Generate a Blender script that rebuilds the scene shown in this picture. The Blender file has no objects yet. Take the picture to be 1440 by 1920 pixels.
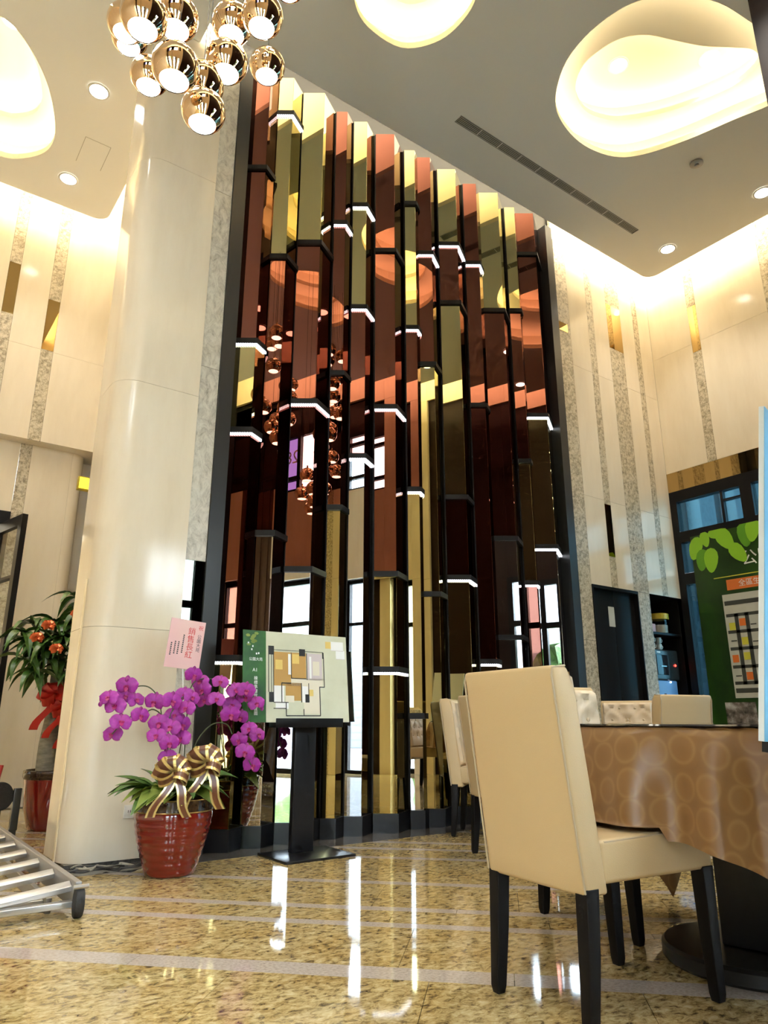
import bpy, bmesh, math, random
from mathutils import Vector, Matrix
R = math.radians
random.seed(11)
S = bpy.context.scene
COL = S.collection

# ------------------------------------------------------------------ camera
cam = bpy.data.cameras.new('camera')
cam.sensor_fit = 'VERTICAL'; cam.sensor_height = 36.0; cam.lens = 1330*36/1920
cam.clip_start = 0.03; cam.clip_end = 200
camo = bpy.data.objects.new('camera', cam); COL.objects.link(camo)
camo.location = (0, 0, 0.78)
camo.rotation_euler = (R(90+16.34), 0, R(-36.04))
S.camera = camo
# ------------------------------------------------------------------ world / exposure
W = bpy.data.worlds.new('daylight'); S.world = W; W.use_nodes = True
bg = W.node_tree.nodes['Background']
bg.inputs[0].default_value = (0.80, 0.90, 1.0, 1); bg.inputs[1].default_value = 16.0
S.view_settings.view_transform = 'Standard'; S.view_settings.look = 'None'
S.view_settings.exposure = 1.12; S.view_settings.gamma = 1.0
S.view_settings.use_curve_mapping = False
cy = S.cycles
cy.use_denoising = True; cy.use_adaptive_sampling = True; cy.adaptive_threshold = .05; cy.adaptive_min_samples = 16
cy.max_bounces = 8; cy.diffuse_bounces = 5; cy.glossy_bounces = 5; cy.transmission_bounces = 4
cy.transparent_max_bounces = 8; cy.sample_clamp_indirect = 6.0; cy.caustics_reflective = False; cy.caustics_refractive = False
CEIL = 6.0; PTOP = 6.2; TOP = 6.76; K = .963
WARM = (1.0, 0.91, 0.73)
def area(name, loc, rot, sx, sy, power, col):
    l = bpy.data.lights.new(name, 'AREA'); l.shape = 'RECTANGLE'; l.size = sx; l.size_y = sy
    l.energy = power; l.color = col
    o = bpy.data.objects.new(name, l); COL.objects.link(o); o.location = loc; o.rotation_euler = rot
    return o
# cove lamps lying on top of the dropped ceiling, shining up and outwards to the walls
COVE = 10.5
area('cove_lamp_mirror_wall', (3.6, 4.14, CEIL+.10), (R(150), 0, 0), 8.4, .05, COVE*8.4, WARM)
area('cove_lamp_right_wall', (7.03, 2.3, CEIL+.10), (R(150), 0, R(-90)), 4.0, .05, COVE*4.0, WARM)
area('cove_lamp_front_wall', (2.2, 0.70, CEIL+.10), (R(150), 0, R(180)), 10.0, .05, COVE*10.0, WARM)
area('cove_lamp_alcove_wall', (-.7, 7.0, CEIL+.10), (R(150), 0, 0), 4.2, .05, COVE*.9*4.2, WARM)
area('cove_lamp_alcove_side', (1.30, 5.9, CEIL+.10), (R(150), 0, R(-90)), 2.3, .05, COVE*.9*2.3, WARM)

# ------------------------------------------------------------------ materials
MATS = {}
def nmat(name):
    m = bpy.data.materials.new(name); m.use_nodes = True
    MATS[name] = m
    return m, m.node_tree.nodes, m.node_tree.links, m.node_tree.nodes['Principled BSDF']
def flat(name, c, rough=.5, metal=0.0, spec=.5, em=None, es=0.0, bump=None, coat=0):
    m, n, l, p = nmat(name)
    p.inputs['Base Color'].default_value = (*c, 1); p.inputs['Roughness'].default_value = rough
    p.inputs['Metallic'].default_value = metal; p.inputs['Specular IOR Level'].default_value = spec
    p.inputs['Coat Weight'].default_value = coat
    if em: p.inputs['Emission Color'].default_value = (*em, 1); p.inputs['Emission Strength'].default_value = es
    if bump:
        t = n.new('ShaderNodeTexNoise'); t.inputs['Scale'].default_value = bump[0]; t.inputs['Detail'].default_value = 4
        tc = n.new('ShaderNodeTexCoord'); l.new(tc.outputs['Object'], t.inputs['Vector'])
        b = n.new('ShaderNodeBump'); b.inputs['Strength'].default_value = bump[1]; b.inputs['Distance'].default_value = .01
        l.new(t.outputs['Fac'], b.inputs['Height']); l.new(b.outputs['Normal'], p.inputs['Normal'])
    return m
def ramp(n, stops):
    r = n.new('ShaderNodeValToRGB'); e = r.color_ramp.elements
    while len(e) < len(stops): e.new(.5)
    for k, (pos, c) in enumerate(stops): e[k].position = pos; e[k].color = (*c, 1)
    return r
def noisy(name, stops, scale, rough=.4, spec=.5, detail=5, stretch=(1, 1, 1), metal=0, coat=0, bump=0, nrough=.6, dist=0):
    m, n, l, p = nmat(name)
    tc = n.new('ShaderNodeTexCoord'); mp = n.new('ShaderNodeMapping'); mp.inputs['Scale'].default_value = stretch
    t = n.new('ShaderNodeTexNoise'); t.inputs['Scale'].default_value = scale; t.inputs['Detail'].default_value = detail
    t.inputs['Roughness'].default_value = nrough; t.inputs['Distortion'].default_value = dist
    r = ramp(n, stops)
    l.new(tc.outputs['Object'], mp.inputs[0]); l.new(mp.outputs[0], t.inputs['Vector']); l.new(t.outputs['Fac'], r.inputs[0])
    l.new(r.outputs[0], p.inputs['Base Color'])
    p.inputs['Roughness'].default_value = rough; p.inputs['Specular IOR Level'].default_value = spec
    p.inputs['Metallic'].default_value = metal; p.inputs['Coat Weight'].default_value = coat
    if bump:
        b = n.new('ShaderNodeBump'); b.inputs['Strength'].default_value = bump; b.inputs['Distance'].default_value = .01
        l.new(t.outputs['Fac'], b.inputs['Height']); l.new(b.outputs['Normal'], p.inputs['Normal'])
    return m
def emis(name, c, s):
    m = bpy.data.materials.new(name); m.use_nodes = True; n = m.node_tree.nodes; n.clear()
    e = n.new('ShaderNodeEmission'); e.inputs[0].default_value = (*c, 1); e.inputs[1].default_value = s
    o = n.new('ShaderNodeOutputMaterial'); m.node_tree.links.new(e.outputs[0], o.inputs[0]); MATS[name] = m
    return m
def glass(name, tint, refl=.12):
    m = bpy.data.materials.new(name); m.use_nodes = True; n = m.node_tree.nodes; l = m.node_tree.links; n.clear()
    t = n.new('ShaderNodeBsdfTransparent'); t.inputs[0].default_value = (*tint, 1)
    g = n.new('ShaderNodeBsdfGlossy'); g.inputs['Roughness'].default_value = .01
    f = n.new('ShaderNodeFresnel'); f.inputs[0].default_value = 1.45
    mx = n.new('ShaderNodeMixShader'); o = n.new('ShaderNodeOutputMaterial')
    ge = n.new('ShaderNodeNewGeometry'); fm = n.new('ShaderNodeMath'); fm.operation = 'SUBTRACT'; fm.inputs[0].default_value = 1; fp = n.new('ShaderNodeMath'); fp.operation = 'MULTIPLY'
    l.new(ge.outputs['Backfacing'], fm.inputs[1]); l.new(fm.outputs[0], fp.inputs[0]); l.new(f.outputs[0], fp.inputs[1])
    l.new(fp.outputs[0], mx.inputs[0]); l.new(t.outputs[0], mx.inputs[1]); l.new(g.outputs[0], mx.inputs[2]); l.new(mx.outputs[0], o.inputs[0])
    MATS[name] = m
    return m

# floor granite: yellow speckled with dark grains
def granite_floor():
    m, n, l, p = nmat('floor_granite')
    tc = n.new('ShaderNodeTexCoord')
    mp = n.new('ShaderNodeMapping'); mp.inputs['Rotation'].default_value = (0, 0, R(45)); mp.inputs['Scale'].default_value = (1.0, 1.6, 1)
    l.new(tc.outputs['Object'], mp.inputs[0])
    a = n.new('ShaderNodeTexNoise'); a.inputs['Scale'].default_value = 26; a.inputs['Detail'].default_value = 6; a.inputs['Roughness'].default_value = .72; a.inputs['Distortion'].default_value = .6
    b = n.new('ShaderNodeTexNoise'); b.inputs['Scale'].default_value = 4.5; b.inputs['Detail'].default_value = 3
    l.new(mp.outputs[0], a.inputs['Vector']); l.new(mp.outputs[0], b.inputs['Vector'])
    r = ramp(n, [(.30, (.05, .038, .026)), (.40, (.20, .145, .07)), (.485, (.42, .32, .145)), (.58, (.56, .455, .245)), (.73, (.68, .60, .43))])
    l.new(a.outputs['Fac'], r.inputs[0])
    r2 = ramp(n, [(.32, (.80, .70, .52)), (.68, (1, 1, 1))]); l.new(b.outputs['Fac'], r2.inputs[0])
    mx = n.new('ShaderNodeMix'); mx.data_type = 'RGBA'; mx.blend_type = 'MULTIPLY'; mx.inputs['Factor'].default_value = .8
    l.new(r.outputs[0], mx.inputs['A']); l.new(r2.outputs[0], mx.inputs['B']); l.new(mx.outputs['Result'], p.inputs['Base Color'])
    p.inputs['Roughness'].default_value = .045; p.inputs['Specular IOR Level'].default_value = .55
granite_floor()
noisy('floor_stripe', [(.3, (.32, .27, .24)), (.5, (.44, .38, .335)), (.7, (.52, .46, .41))], 90, rough=.06, spec=.5)
noisy('floor_border', [(.3, (.05, .045, .04)), (.6, (.12, .11, .10))], 60, rough=.12)
noisy('marble', [(.25, (.68, .58, .43)), (.5, (.74, .645, .495)), (.75, (.78, .695, .55))], 2.6, rough=.13, spec=.36, stretch=(1.6, 1.6, .35), detail=6, nrough=.65)
noisy('granite_strip', [(.33, (.14, .11, .07)), (.45, (.36, .30, .20)), (.55, (.58, .50, .36)), (.75, (.68, .61, .47))], 34, rough=.35, detail=7, nrough=.75)
noisy('granite_grey', [(.30, (.20, .18, .14)), (.42, (.44, .40, .33)), (.55, (.62, .58, .49)), (.75, (.70, .66, .57))], 16, rough=.35, detail=8, nrough=.78, stretch=(1, 1, .6), dist=.8)
flat('ceiling_paint', (.93, .92, .87), .7, bump=(120, .03))
flat('vent_grey', (.46, .44, .38), .5)
flat('joint_grey', (.42, .39, .33), .7)
flat('cove_paint', (.88, .83, .72), .8)
flat('recess_paint', (.80, .73, .58), .7)
flat('black_metal', (.010, .009, .009), .4, spec=.2, bump=(180, .03))
flat('collar_black', (.012, .010, .009), .5, spec=.2)
flat('frame_grey', (.035, .034, .032), .35, metal=.3)
flat('plinth_black', (.014, .014, .016), .28, spec=.35)
def mirror(name, c, r=.006):
    m, n, l, p = nmat(name)
    p.inputs['Metallic'].default_value = 1; p.inputs['Roughness'].default_value = r; p.inputs['Base Color'].default_value = (*c, 1)
    t = n.new('ShaderNodeTexNoise'); t.inputs['Scale'].default_value = 1.3; tc = n.new('ShaderNodeTexCoord')
    b = n.new('ShaderNodeBump'); b.inputs['Strength'].default_value = .02; b.inputs['Distance'].default_value = .004
    l.new(tc.outputs['Object'], t.inputs['Vector']); l.new(t.outputs['Fac'], b.inputs['Height']); l.new(b.outputs['Normal'], p.inputs['Normal'])
mirror('mirror_gold', (.55, .49, .25)); mirror('mirror_rose', (.235, .092, .068)); mirror('mirror_clear', (.62, .63, .64))
mirror('mirror_bronze', (.44, .31, .13)); mirror('mirror_dark', (.07, .075, .06))
emis('led_white', (.88, .92, 1.0), 7.0)
_n=M_led=MATS['led_white'].node_tree.nodes; _l=MATS['led_white'].node_tree.links
_tc=_n.new('ShaderNodeTexCoord'); _sx=_n.new('ShaderNodeSeparateXYZ'); _m1=_n.new('ShaderNodeMath'); _m1.operation='MULTIPLY'; _m1.inputs[1].default_value=2*math.pi/.0145
_m2=_n.new('ShaderNodeMath'); _m2.operation='SINE'; _m3=_n.new('ShaderNodeMapRange'); _m3.inputs[1].default_value=-.5; _m3.inputs[2].default_value=.3; _m3.inputs[3].default_value=.5; _m3.inputs[4].default_value=3.2
_l.new(_tc.outputs['Object'],_sx.inputs[0]); _l.new(_sx.outputs[0],_m1.inputs[0]); _l.new(_m1.outputs[0],_m2.inputs[0]); _l.new(_m2.outputs[0],_m3.inputs[0])
_l.new(_m3.outputs[0],[q for q in _n if q.type=='EMISSION'][0].inputs[1])
emis('lamp_white', (1.0, .95, .84), 14.0)
emis('strip_warm', (1.0, .88, .64), 15)
emis('globe_light', (1.0, .93, .80), 7.0)
mirror('globe_copper', (.80, .58, .36), .03)
flat('cord_dark', (.03, .025, .02), .4)
flat('leather', (.52, .38, .205), .42, spec=.4, bump=(260, .06))
flat('leather_pale', (.62, .49, .33), .34, spec=.5, bump=(260, .05))
flat('piping', (.42, .33, .21), .5)
flat('leg_black', (.007, .006, .006), .5, spec=.15)
flat('button', (.55, .43, .28), .35)
flat('glass_top', (.02, .02, .022), .05, spec=.7)
flat('terracotta_red', (.17, .009, .005), .10, spec=.6, coat=.5)
noisy('pot_rim', [(.35, (.020, .007, .005)), (.65, (.07, .035, .014))], 40, rough=.15)
flat('gold_line', (.45, .30, .10), .3, metal=.7)
noisy('soil', [(.3, (.03, .02, .01)), (.7, (.10, .07, .035))], 60, rough=.9)
noisy('leaf', [(.3, (.025, .07, .015)), (.5, (.06, .135, .025)), (.75, (.16, .24, .04))], 6, rough=.35)
noisy('leaf_light', [(.3, (.14, .22, .03)), (.7, (.30, .36, .06))], 7, rough=.4)
noisy('tree_leaf', [(.3, (.02, .055, .012)), (.55, (.05, .12, .02)), (.8, (.12, .21, .04))], 9, rough=.3)
flat('stem_green', (.07, .085, .035), .5)
noisy('trunk_bark', [(.3, (.13, .115, .08)), (.7, (.27, .245, .18))], 14, rough=.8, stretch=(1, 1, 3), bump=.3)
noisy('petal', [(.25, (.22, .007, .19)), (.55, (.34, .016, .29)), (.8, (.47, .06, .42))], 40, rough=.5)
noisy('petal_dark', [(.3, (.20, .006, .14)), (.7, (.36, .02, .26))], 40, rough=.5)
flat('lip', (.32, .005, .11), .4)
flat('red_ribbon', (.42, .015, .008), .28, spec=.6)
flat('copper_foil', (.75, .16, .05), .25, metal=.5)
flat('card_pink', (.82, .50, .50), .12, spec=.6, coat=.6)
flat('ink_red', (.62, .045, .05), .5)
flat('ink_black', (.03, .03, .04), .5)
flat('aluminium', (.62, .63, .64), .32, metal=.85)
flat('aluminium_dark', (.38, .37, .36), .42, metal=.7)
flat('rubber', (.02, .018, .016), .6, bump=(90, .4))
flat('steel', (.55, .54, .52), .3, metal=1)
flat('cable_grey', (.32, .29, .23), .6)
flat('cable_dark', (.06, .055, .05), .6)
flat('white_plastic', (.78, .77, .73), .35)
flat('dark_hole', (.03, .03, .03), .7)
noisy('board_cream', [(.3, (.55, .55, .40)), (.7, (.66, .66, .50))], 3, rough=.45)
noisy('board_green', [(.3, (.012, .05, .018)), (.55, (.03, .12, .02)), (.75, (.06, .20, .03))], 4, rough=.4)
flat('plan_wood', (.50, .29, .08), .5); flat('plan_bed', (.72, .52, .15), .5); flat('plan_pale', (.72, .66, .52), .5)
flat('plan_wall', (.02, .02, .02), .5); flat('plan_white', (.82, .82, .80), .5); flat('plan_lilac', (.60, .52, .52), .5)
flat('print_white', (.85, .87, .84), .5); flat('print_gold', (.62, .42, .12), .4)
flat('print_leaf', (.28, .60, .03), .4); flat('print_leaf_dark', (.12, .36, .02), .4)
noisy('poster_green', [(.3, (.010, .028, .008)), (.55, (.022, .075, .008)), (.8, (.05, .15, .012))], 1.8, rough=.3, stretch=(1, 1, .6))
flat('poster_orange', (.78, .20, .04), .4); flat('map_paper', (.55, .57, .52), .4); flat('map_road', (.06, .065, .055), .5); flat('map_yellow', (.62, .60, .06), .5)
noisy('photo_print', [(.35, (.02, .025, .02)), (.5, (.20, .17, .15)), (.7, (.60, .62, .64))], 9, rough=.4)
flat('foam_white', (.70, .76, .80), .5); flat('foam_blue', (.22, .58, .85), .3)
flat('yellow_lid', (.75, .50, .03), .4); glass('jar_plastic', (.75, .72, .68))
flat('cup_white', (.75, .72, .62), .3)
flat('machine_black', (.035, .038, .036), .18, spec=.6); flat('machine_blue', (.20, .38, .66), .4)
emis('led_red', (1, .03, .02), 6); emis('led_blue', (.55, .7, 1), 6)
emis('sign_yellow', (1.0, .83, .06), .9)
flat('strip_cream', (.85, .72, .48), .3)
glass('pane_clear', (.92, .95, .96)); glass('pane_blue', (.17, .28, .32)); glass('pane_violet', (.26, .25, .46))
flat('curtain_brown', (.085, .04, .018), .8, bump=(60, .1))
flat('dark_wood', (.018, .007, .0045), .45, spec=.25, bump=(40, .05))
flat('facade_white', (.26, .265, .265), .7); flat('facade_grey', (.075, .085, .095), .6); flat('street', (.66, .67, .66), .8); flat('sign_card_yellow', (.42, .28, .01), .6)
noisy('bush', [(.3, (.02, .07, .01)), (.7, (.16, .34, .06))], 12, rough=.7)
flat('warm_room', (.70, .60, .42), .7)
emis('room_lamp', (1, .92, .72), 5)
noisy('table_cloth', [(.3, (.36, .19, .065)), (.7, (.46, .265, .105))], 30, rough=.30, spec=.5, bump=.05)
def cloth_mat():
    m, n, l, p = nmat('cloth_gold')
    tc = n.new('ShaderNodeTexCoord')
    mp = n.new('ShaderNodeMapping'); mp.inputs['Scale'].default_value = (1, 1, 1)
    v = n.new('ShaderNodeTexVoronoi'); v.feature = 'F1'; v.inputs['Scale'].default_value = 11; v.inputs['Randomness'].default_value = .25
    l.new(tc.outputs['UV'], mp.inputs[0]); l.new(mp.outputs[0], v.inputs['Vector'])
    r = ramp(n, [(.0, (.21, .105, .033)), (.34, (.225, .115, .037)), (.44, (.275, .152, .054)), (.52, (.215, .11, .036)), (.8, (.19, .095, .030))])
    l.new(v.outputs['Distance'], r.inputs[0]); l.new(r.outputs[0], p.inputs['Base Color'])
    p.inputs['Roughness'].default_value = .33; p.inputs['Specular IOR Level'].default_value = .55
    p.inputs['Sheen Weight'].default_value = .1
cloth_mat()
M = MATS

# ------------------------------------------------------------------ mesh helpers
class MB:
    def __init__(s): s.v = []; s.f = []; s.m = []
    def add(s, vs, fs, mi=0):
        o = len(s.v); s.v += [tuple(v) for v in vs]; s.f += [tuple(i+o for i in f) for f in fs]; s.m += [mi]*len(fs); return s
    def box(s, x0, y0, z0, x1, y1, z1, mi=0):
        return s.add([(x0,y0,z0),(x1,y0,z0),(x1,y1,z0),(x0,y1,z0),(x0,y0,z1),(x1,y0,z1),(x1,y1,z1),(x0,y1,z1)],
            [(0,3,2,1),(4,5,6,7),(0,1,5,4),(1,2,6,5),(2,3,7,6),(3,0,4,7)], mi)
    def prism(s, poly, z0, z1, mi=0):          # poly counter-clockwise in xy
        n = len(poly)
        return s.add([(x,y,z0) for x,y in poly]+[(x,y,z1) for x,y in poly],
            [tuple(range(n-1,-1,-1)), tuple(range(n,2*n))]+[(i,(i+1)%n,n+(i+1)%n,n+i) for i in range(n)], mi)
    def lathe(s, prof, c=(0,0,0), seg=28, mi=0, cap0=True, cap1=True):
        o=[]; fs=[]
        for r,z in prof: o += [(c[0]+r*math.cos(2*math.pi*k/seg), c[1]+r*math.sin(2*math.pi*k/seg), c[2]+z) for k in range(seg)]
        for j in range(len(prof)-1):
            for k in range(seg): fs.append((j*seg+k, j*seg+(k+1)%seg, (j+1)*seg+(k+1)%seg, (j+1)*seg+k))
        if cap0: fs.append(tuple(range(seg-1,-1,-1)))
        if cap1: fs.append(tuple(range((len(prof)-1)*seg, len(prof)*seg)))
        return s.add(o, fs, mi)
    def tube(s, pts, r, seg=8, mi=0, r1=None):
        pts=[Vector(p) for p in pts]; n=len(pts); o=[]; fs=[]
        prev=None
        for i,p in enumerate(pts):
            t=(pts[min(i+1,n-1)]-pts[max(i-1,0)]).normalized()
            a=Vector((0,0,1)) if abs(t.z)<.9 else Vector((1,0,0))
            if prev is not None: a=prev
            u=(a-t*a.dot(t)).normalized(); w=t.cross(u); prev=u
            rr=r if r1 is None else r+(r1-r)*i/max(1,n-1)
            o+=[tuple(p+u*rr*math.cos(2*math.pi*k/seg)+w*rr*math.sin(2*math.pi*k/seg)) for k in range(seg)]
        for j in range(n-1):
            for k in range(seg): fs.append((j*seg+k, j*seg+(k+1)%seg,(j+1)*seg+(k+1)%seg,(j+1)*seg+k))
        fs.append(tuple(range(seg-1,-1,-1))); fs.append(tuple(range((n-1)*seg,n*seg)))
        return s.add(o,fs,mi)
    def mesh(s, name, mats, smooth=False):
        me = bpy.data.meshes.new(name); me.from_pydata(s.v, [], s.f)
        for mt in (mats if isinstance(mats,(list,tuple)) else [mats]): me.materials.append(M[mt])
        if any(s.m): me.polygons.foreach_set('material_index', s.m)
        if smooth:
            me.polygons.foreach_set('use_smooth', [True]*len(s.f))
            me.set_sharp_from_angle(angle=R(40))
        me.update(); return me
    def build(s, name, mats, parent=None, smooth=False, bevel=0):
        me = s.mesh(name, mats, smooth)
        return obj(name, me, parent, bevel)
def obj(name, me, parent=None, bevel=0, loc=None):
    o = bpy.data.objects.new(name, me); COL.objects.link(o)
    if parent: o.parent = parent
    if loc: o.location = loc
    if bevel:
        b = o.modifiers.new('bevel', 'BEVEL'); b.width = bevel; b.segments = 3; b.limit_method = 'ANGLE'; b.angle_limit = R(40)
        for p in me.polygons: p.use_smooth = True
    return o
def tag(o, label, cat=None, group=None, kind=None):
    o['label'] = label
    if cat: o['category'] = cat
    if group: o['group'] = group
    if kind: o['kind'] = kind
    return o
def thing(name, label, cat, loc=(0,0,0), rz=0, group=None):
    o = bpy.data.objects.new(name, None); COL.objects.link(o); o.location = loc; o.rotation_euler = (0,0,rz)
    o.empty_display_size = .1
    return tag(o, label, cat, group)
def struct(name, label):
    o = bpy.data.objects.new(name, None); COL.objects.link(o); o['kind'] = 'structure'; o['label'] = label; return o
def box(name, parent, mat, x0,y0,z0,x1,y1,z1, bevel=0):
    """box object with its own origin at the base centre"""
    cx,cy_=(x0+x1)/2,(y0+y1)/2
    b=MB().box(x0-cx,y0-cy_,0,x1-cx,y1-cy_,z1-z0)
    o=b.build(name,mat,parent,bevel=bevel); o.location=(cx,cy_,z0); return o
def copy_tree(o, parent=None):
    c=o.copy(); COL.objects.link(c); c.parent=parent
    for ch in list(o.children): copy_tree(ch,c)
    return c
def text_mesh(s, size, name, mat, parent, loc, rot, extr=.0008, align='CENTER', vertical=False):
    cu=bpy.data.curves.new(name,'FONT'); cu.body='\n'.join(s) if vertical else s
    cu.size=size; cu.align_x=align; cu.align_y='CENTER'; cu.extrude=extr; cu.resolution_u=2
    if vertical: cu.space_line=1.0
    t=bpy.data.objects.new(name,cu); COL.objects.link(t)
    dg=bpy.context.evaluated_depsgraph_get(); me=bpy.data.meshes.new_from_object(t.evaluated_get(dg))
    bpy.data.objects.remove(t); bpy.data.curves.remove(cu)
    me.materials.clear(); me.materials.append(M[mat])
    o=obj(name,me,parent); o.location=loc; o.rotation_euler=rot; return o
def cat_rom(pts, n=8, closed=True):
    out=[]; N=len(pts)
    rng=range(N) if closed else range(N-1)
    for i in rng:
        g=lambda k: Vector(pts[(i+k)%N]) if closed else Vector(pts[min(max(i+k,0),N-1)])
        p0,p1,p2,p3=g(-1),g(0),g(1),g(2)
        for k in range(n):
            t=k/n
            out.append(tuple(.5*((2*p1)+(p2-p0)*t+(2*p0-5*p1+4*p2-p3)*t*t+(3*p1-p0-3*p2+p3)*t**3)))
    if not closed: out.append(tuple(pts[-1]))
    return out

# ================================================================== SETTING
# ---------------- floor: slabs and diagonal stripes
floor = struct('floor', 'polished yellow granite floor with pale diagonal stripes')
box('floor_bed', floor, 'floor_border', -3.4, -1.2, -.10, 8.2, 8.0, -.021)
def clip_rect(poly, x0,y0,x1,y1):
    for ax,val,sg in ((0,x0,1),(0,x1,-1),(1,y0,1),(1,y1,-1)):
        out=[]
        for i in range(len(poly)):
            a,b=poly[i],poly[(i+1)%len(poly)]
            da,db=(a[ax]-val)*sg,(b[ax]-val)*sg
            if da>=0: out.append(a)
            if da*db<0:
                t=da/(da-db); out.append((a[0]+(b[0]-a[0])*t,a[1]+(b[1]-a[1])*t))
        poly=out
        if len(poly)<3: return []
    return poly
stripes=[(-.35,.16),(.42,.09),(.77,.09),(1.48,.09),(2.2,.09),(2.55,.09),(3.64,.16),(4.42,.09),(4.77,.09),(5.48,.09),(6.42,.09),(6.85,.09),(7.2,.09),(7.95,.09),(8.7,.16),(9.5,.09),(9.85,.09),(10.6,.09),(11.5,.09)]
rows=[]; prev=-4.4
for c,w in stripes:
    rows.append((prev,c-w/2,'floor_slab')); rows.append((c-w/2,c+w/2,'floor_stripe')); prev=c+w/2
rows.append((prev,13,'floor_slab'))
rects=[(-3.3,-1.1,7.62,4.22),(-3.3,4.224,1.06,7.6),(1.06,4.92,1.78,7.6)]
G=.0015
for ri,(c0,c1,nm) in enumerate(rows):
    step=.9 if nm=='floor_slab' else 1.8
    off=(ri*.37)%step
    d=-12+off
    while d<12:
        # c = x+y, d = x-y
        q=[(c0+G,d+G),(c1-G,d+G),(c1-G,d+step-G),(c0+G,d+step-G)]
        poly=[((c+e)/2,(c-e)/2) for c,e in q]
        for rc in rects:
            pl=clip_rect(poly,*rc)
            if len(pl)>=3:
                ar=sum(pl[i][0]*pl[(i+1)%len(pl)][1]-pl[(i+1)%len(pl)][0]*pl[i][1] for i in range(len(pl)))/2
                if abs(ar)<.004: continue
                if ar<0: pl=pl[::-1]
                MB().prism(pl,-.02,0).build(nm,'floor_granite' if nm=='floor_slab' else 'floor_stripe',floor)
        d+=step
box('floor_border', floor, 'floor_border', 1.06, 4.224, -.02, 7.62, 4.60, 0.0005)

# ---------------- ceiling
ceil = struct('ceiling', 'dropped ceiling with glowing freeform recesses and cove lighting round its edge')
def rounded(pts):
    """pts: list of (x,y,r) ccw"""
    out=[]; N=len(pts)
    for i,(x,y,r) in enumerate(pts):
        p=Vector((x,y))
        if r==0: out.append((x,y)); continue
        a=(Vector(pts[i-1][:2])-p).normalized(); b=(Vector(pts[(i+1)%N][:2])-p).normalized()
        c=p+(a+b)*r; s=p+a*r; e=p+b*r
        for k in range(7):
            t=k/6*math.pi/2
            out.append(tuple(c-b*r*math.cos(t)-a*r*math.sin(t)))
    return out
outer = rounded([(-2.9,.60,0),(7.39*K,.60,.12),(7.39*K,4.39*K,.14),(1.45*K,4.39*K,0),(1.45*K,7.36*K,.14),(-2.9,7.36*K,0)])
recR=[(4.296,3.247),(4.08,2.969),(4.005,2.69),(4.025,2.411),(4.12,2.2),(4.33,2.02),(4.62,1.87),(5.017,1.80),(5.45,1.72),(5.80,1.80),(5.93,2.05),(5.811,2.412),(5.685,2.789),(5.5,3.156),(5.285,3.349),(4.93,3.43),(4.566,3.382)]
inR=[(4.567,3.214),(4.419,2.992),(4.451,2.697),(4.606,2.507),(4.858,2.384),(5.121,2.263),(5.346,2.117),(5.52,2.02),(5.683,2.06),(5.73,2.328),(5.525,2.81),(5.274,3.135),(5.08,3.27),(4.825,3.319)]
recC=[(2.29,3.54),(2.50,3.66),(2.83,3.65),(3.03,3.45),(3.09,3.21),(3.04,2.95),(2.82,2.68),(2.5,2.55),(2.22,2.68),(2.10,3.0),(2.15,3.3)]
recL=[(.06,5.32),(.28,5.45),(.52,5.8),(.68,6.27),(.68,6.59),(.53,6.83),(.31,6.96),(-.1,6.88),(-.45,6.45),(-.52,5.85),(-.30,5.42)]
recD=[(1.35,2.5),(1.2,2.95),(.75,3.25),(.25,3.2),(-.05,2.8),(.0,2.3),(.3,1.75),(.75,1.55),(1.2,1.8)]
def scaled(pts,k,kk=0):
    cx=sum(p[0] for p in pts)/len(pts); cyy=sum(p[1] for p in pts)/len(pts)
    return [(cx+(x-cx)*k,cyy+(y-cyy)*k) for x,y in pts]
recD=scaled(recD,.60)
def offset(pts,d):
    """push an outline outwards by d (ccw area sign independent)"""
    ar=sum(pts[i][0]*pts[(i+1)%len(pts)][1]-pts[(i+1)%len(pts)][0]*pts[i][1] for i in range(len(pts)))
    sg=1 if ar>0 else -1; out=[]; N=len(pts)
    for i in range(N):
        t=Vector(pts[(i+1)%N])-Vector(pts[i-1]); nn=Vector((t.y,-t.x)).normalized()*sg
        out.append((pts[i][0]+nn.x*d,pts[i][1]+nn.y*d))
    return out
def holed(name, outl, holes, z, mat, parent):
    bm=bmesh.new(); ed=[]
    for lp in [outl]+holes:
        vs=[bm.verts.new((x,y,z)) for x,y in lp]
        ed+=[bm.edges.new((vs[i],vs[(i+1)%len(vs)])) for i in range(len(vs))]
    bmesh.ops.triangle_fill(bm,edges=ed,use_beauty=True,use_dissolve=False)
    me=bpy.data.meshes.new(name); bm.to_mesh(me); bm.free(); me.materials.append(M[mat])
    return obj(name,me,parent)
def ribbon(name, lp, z0, z1, mat, parent):
    n=len(lp); b=MB().add([(x,y,z0) for x,y in lp]+[(x,y,z1) for x,y in lp],[(i,(i+1)%n,n+(i+1)%n,n+i) for i in range(n)])
    return b.build(name,mat,parent)
recs=[]
for nm,o_,i_ in (('R',recR,inR),('C',recC,None),('L',recL,None),('D',recD,None)):
    o_=[(x*K,y*K) for x,y in o_]; i_=[(x*K,y*K) for x,y in i_] if i_ else None
    oo=cat_rom(o_,5); ii=cat_rom(i_,5) if i_ else cat_rom(scaled(o_,.70),5)
    recs.append((oo,ii))
holed('ceiling_panel', outer, [r[0] for r in recs], CEIL, 'ceiling_paint', ceil)
ribbon('ceiling_edge', outer, CEIL, CEIL+.05, 'cove_paint', ceil)
Z1,Z2=CEIL+.27,CEIL+.52
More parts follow.
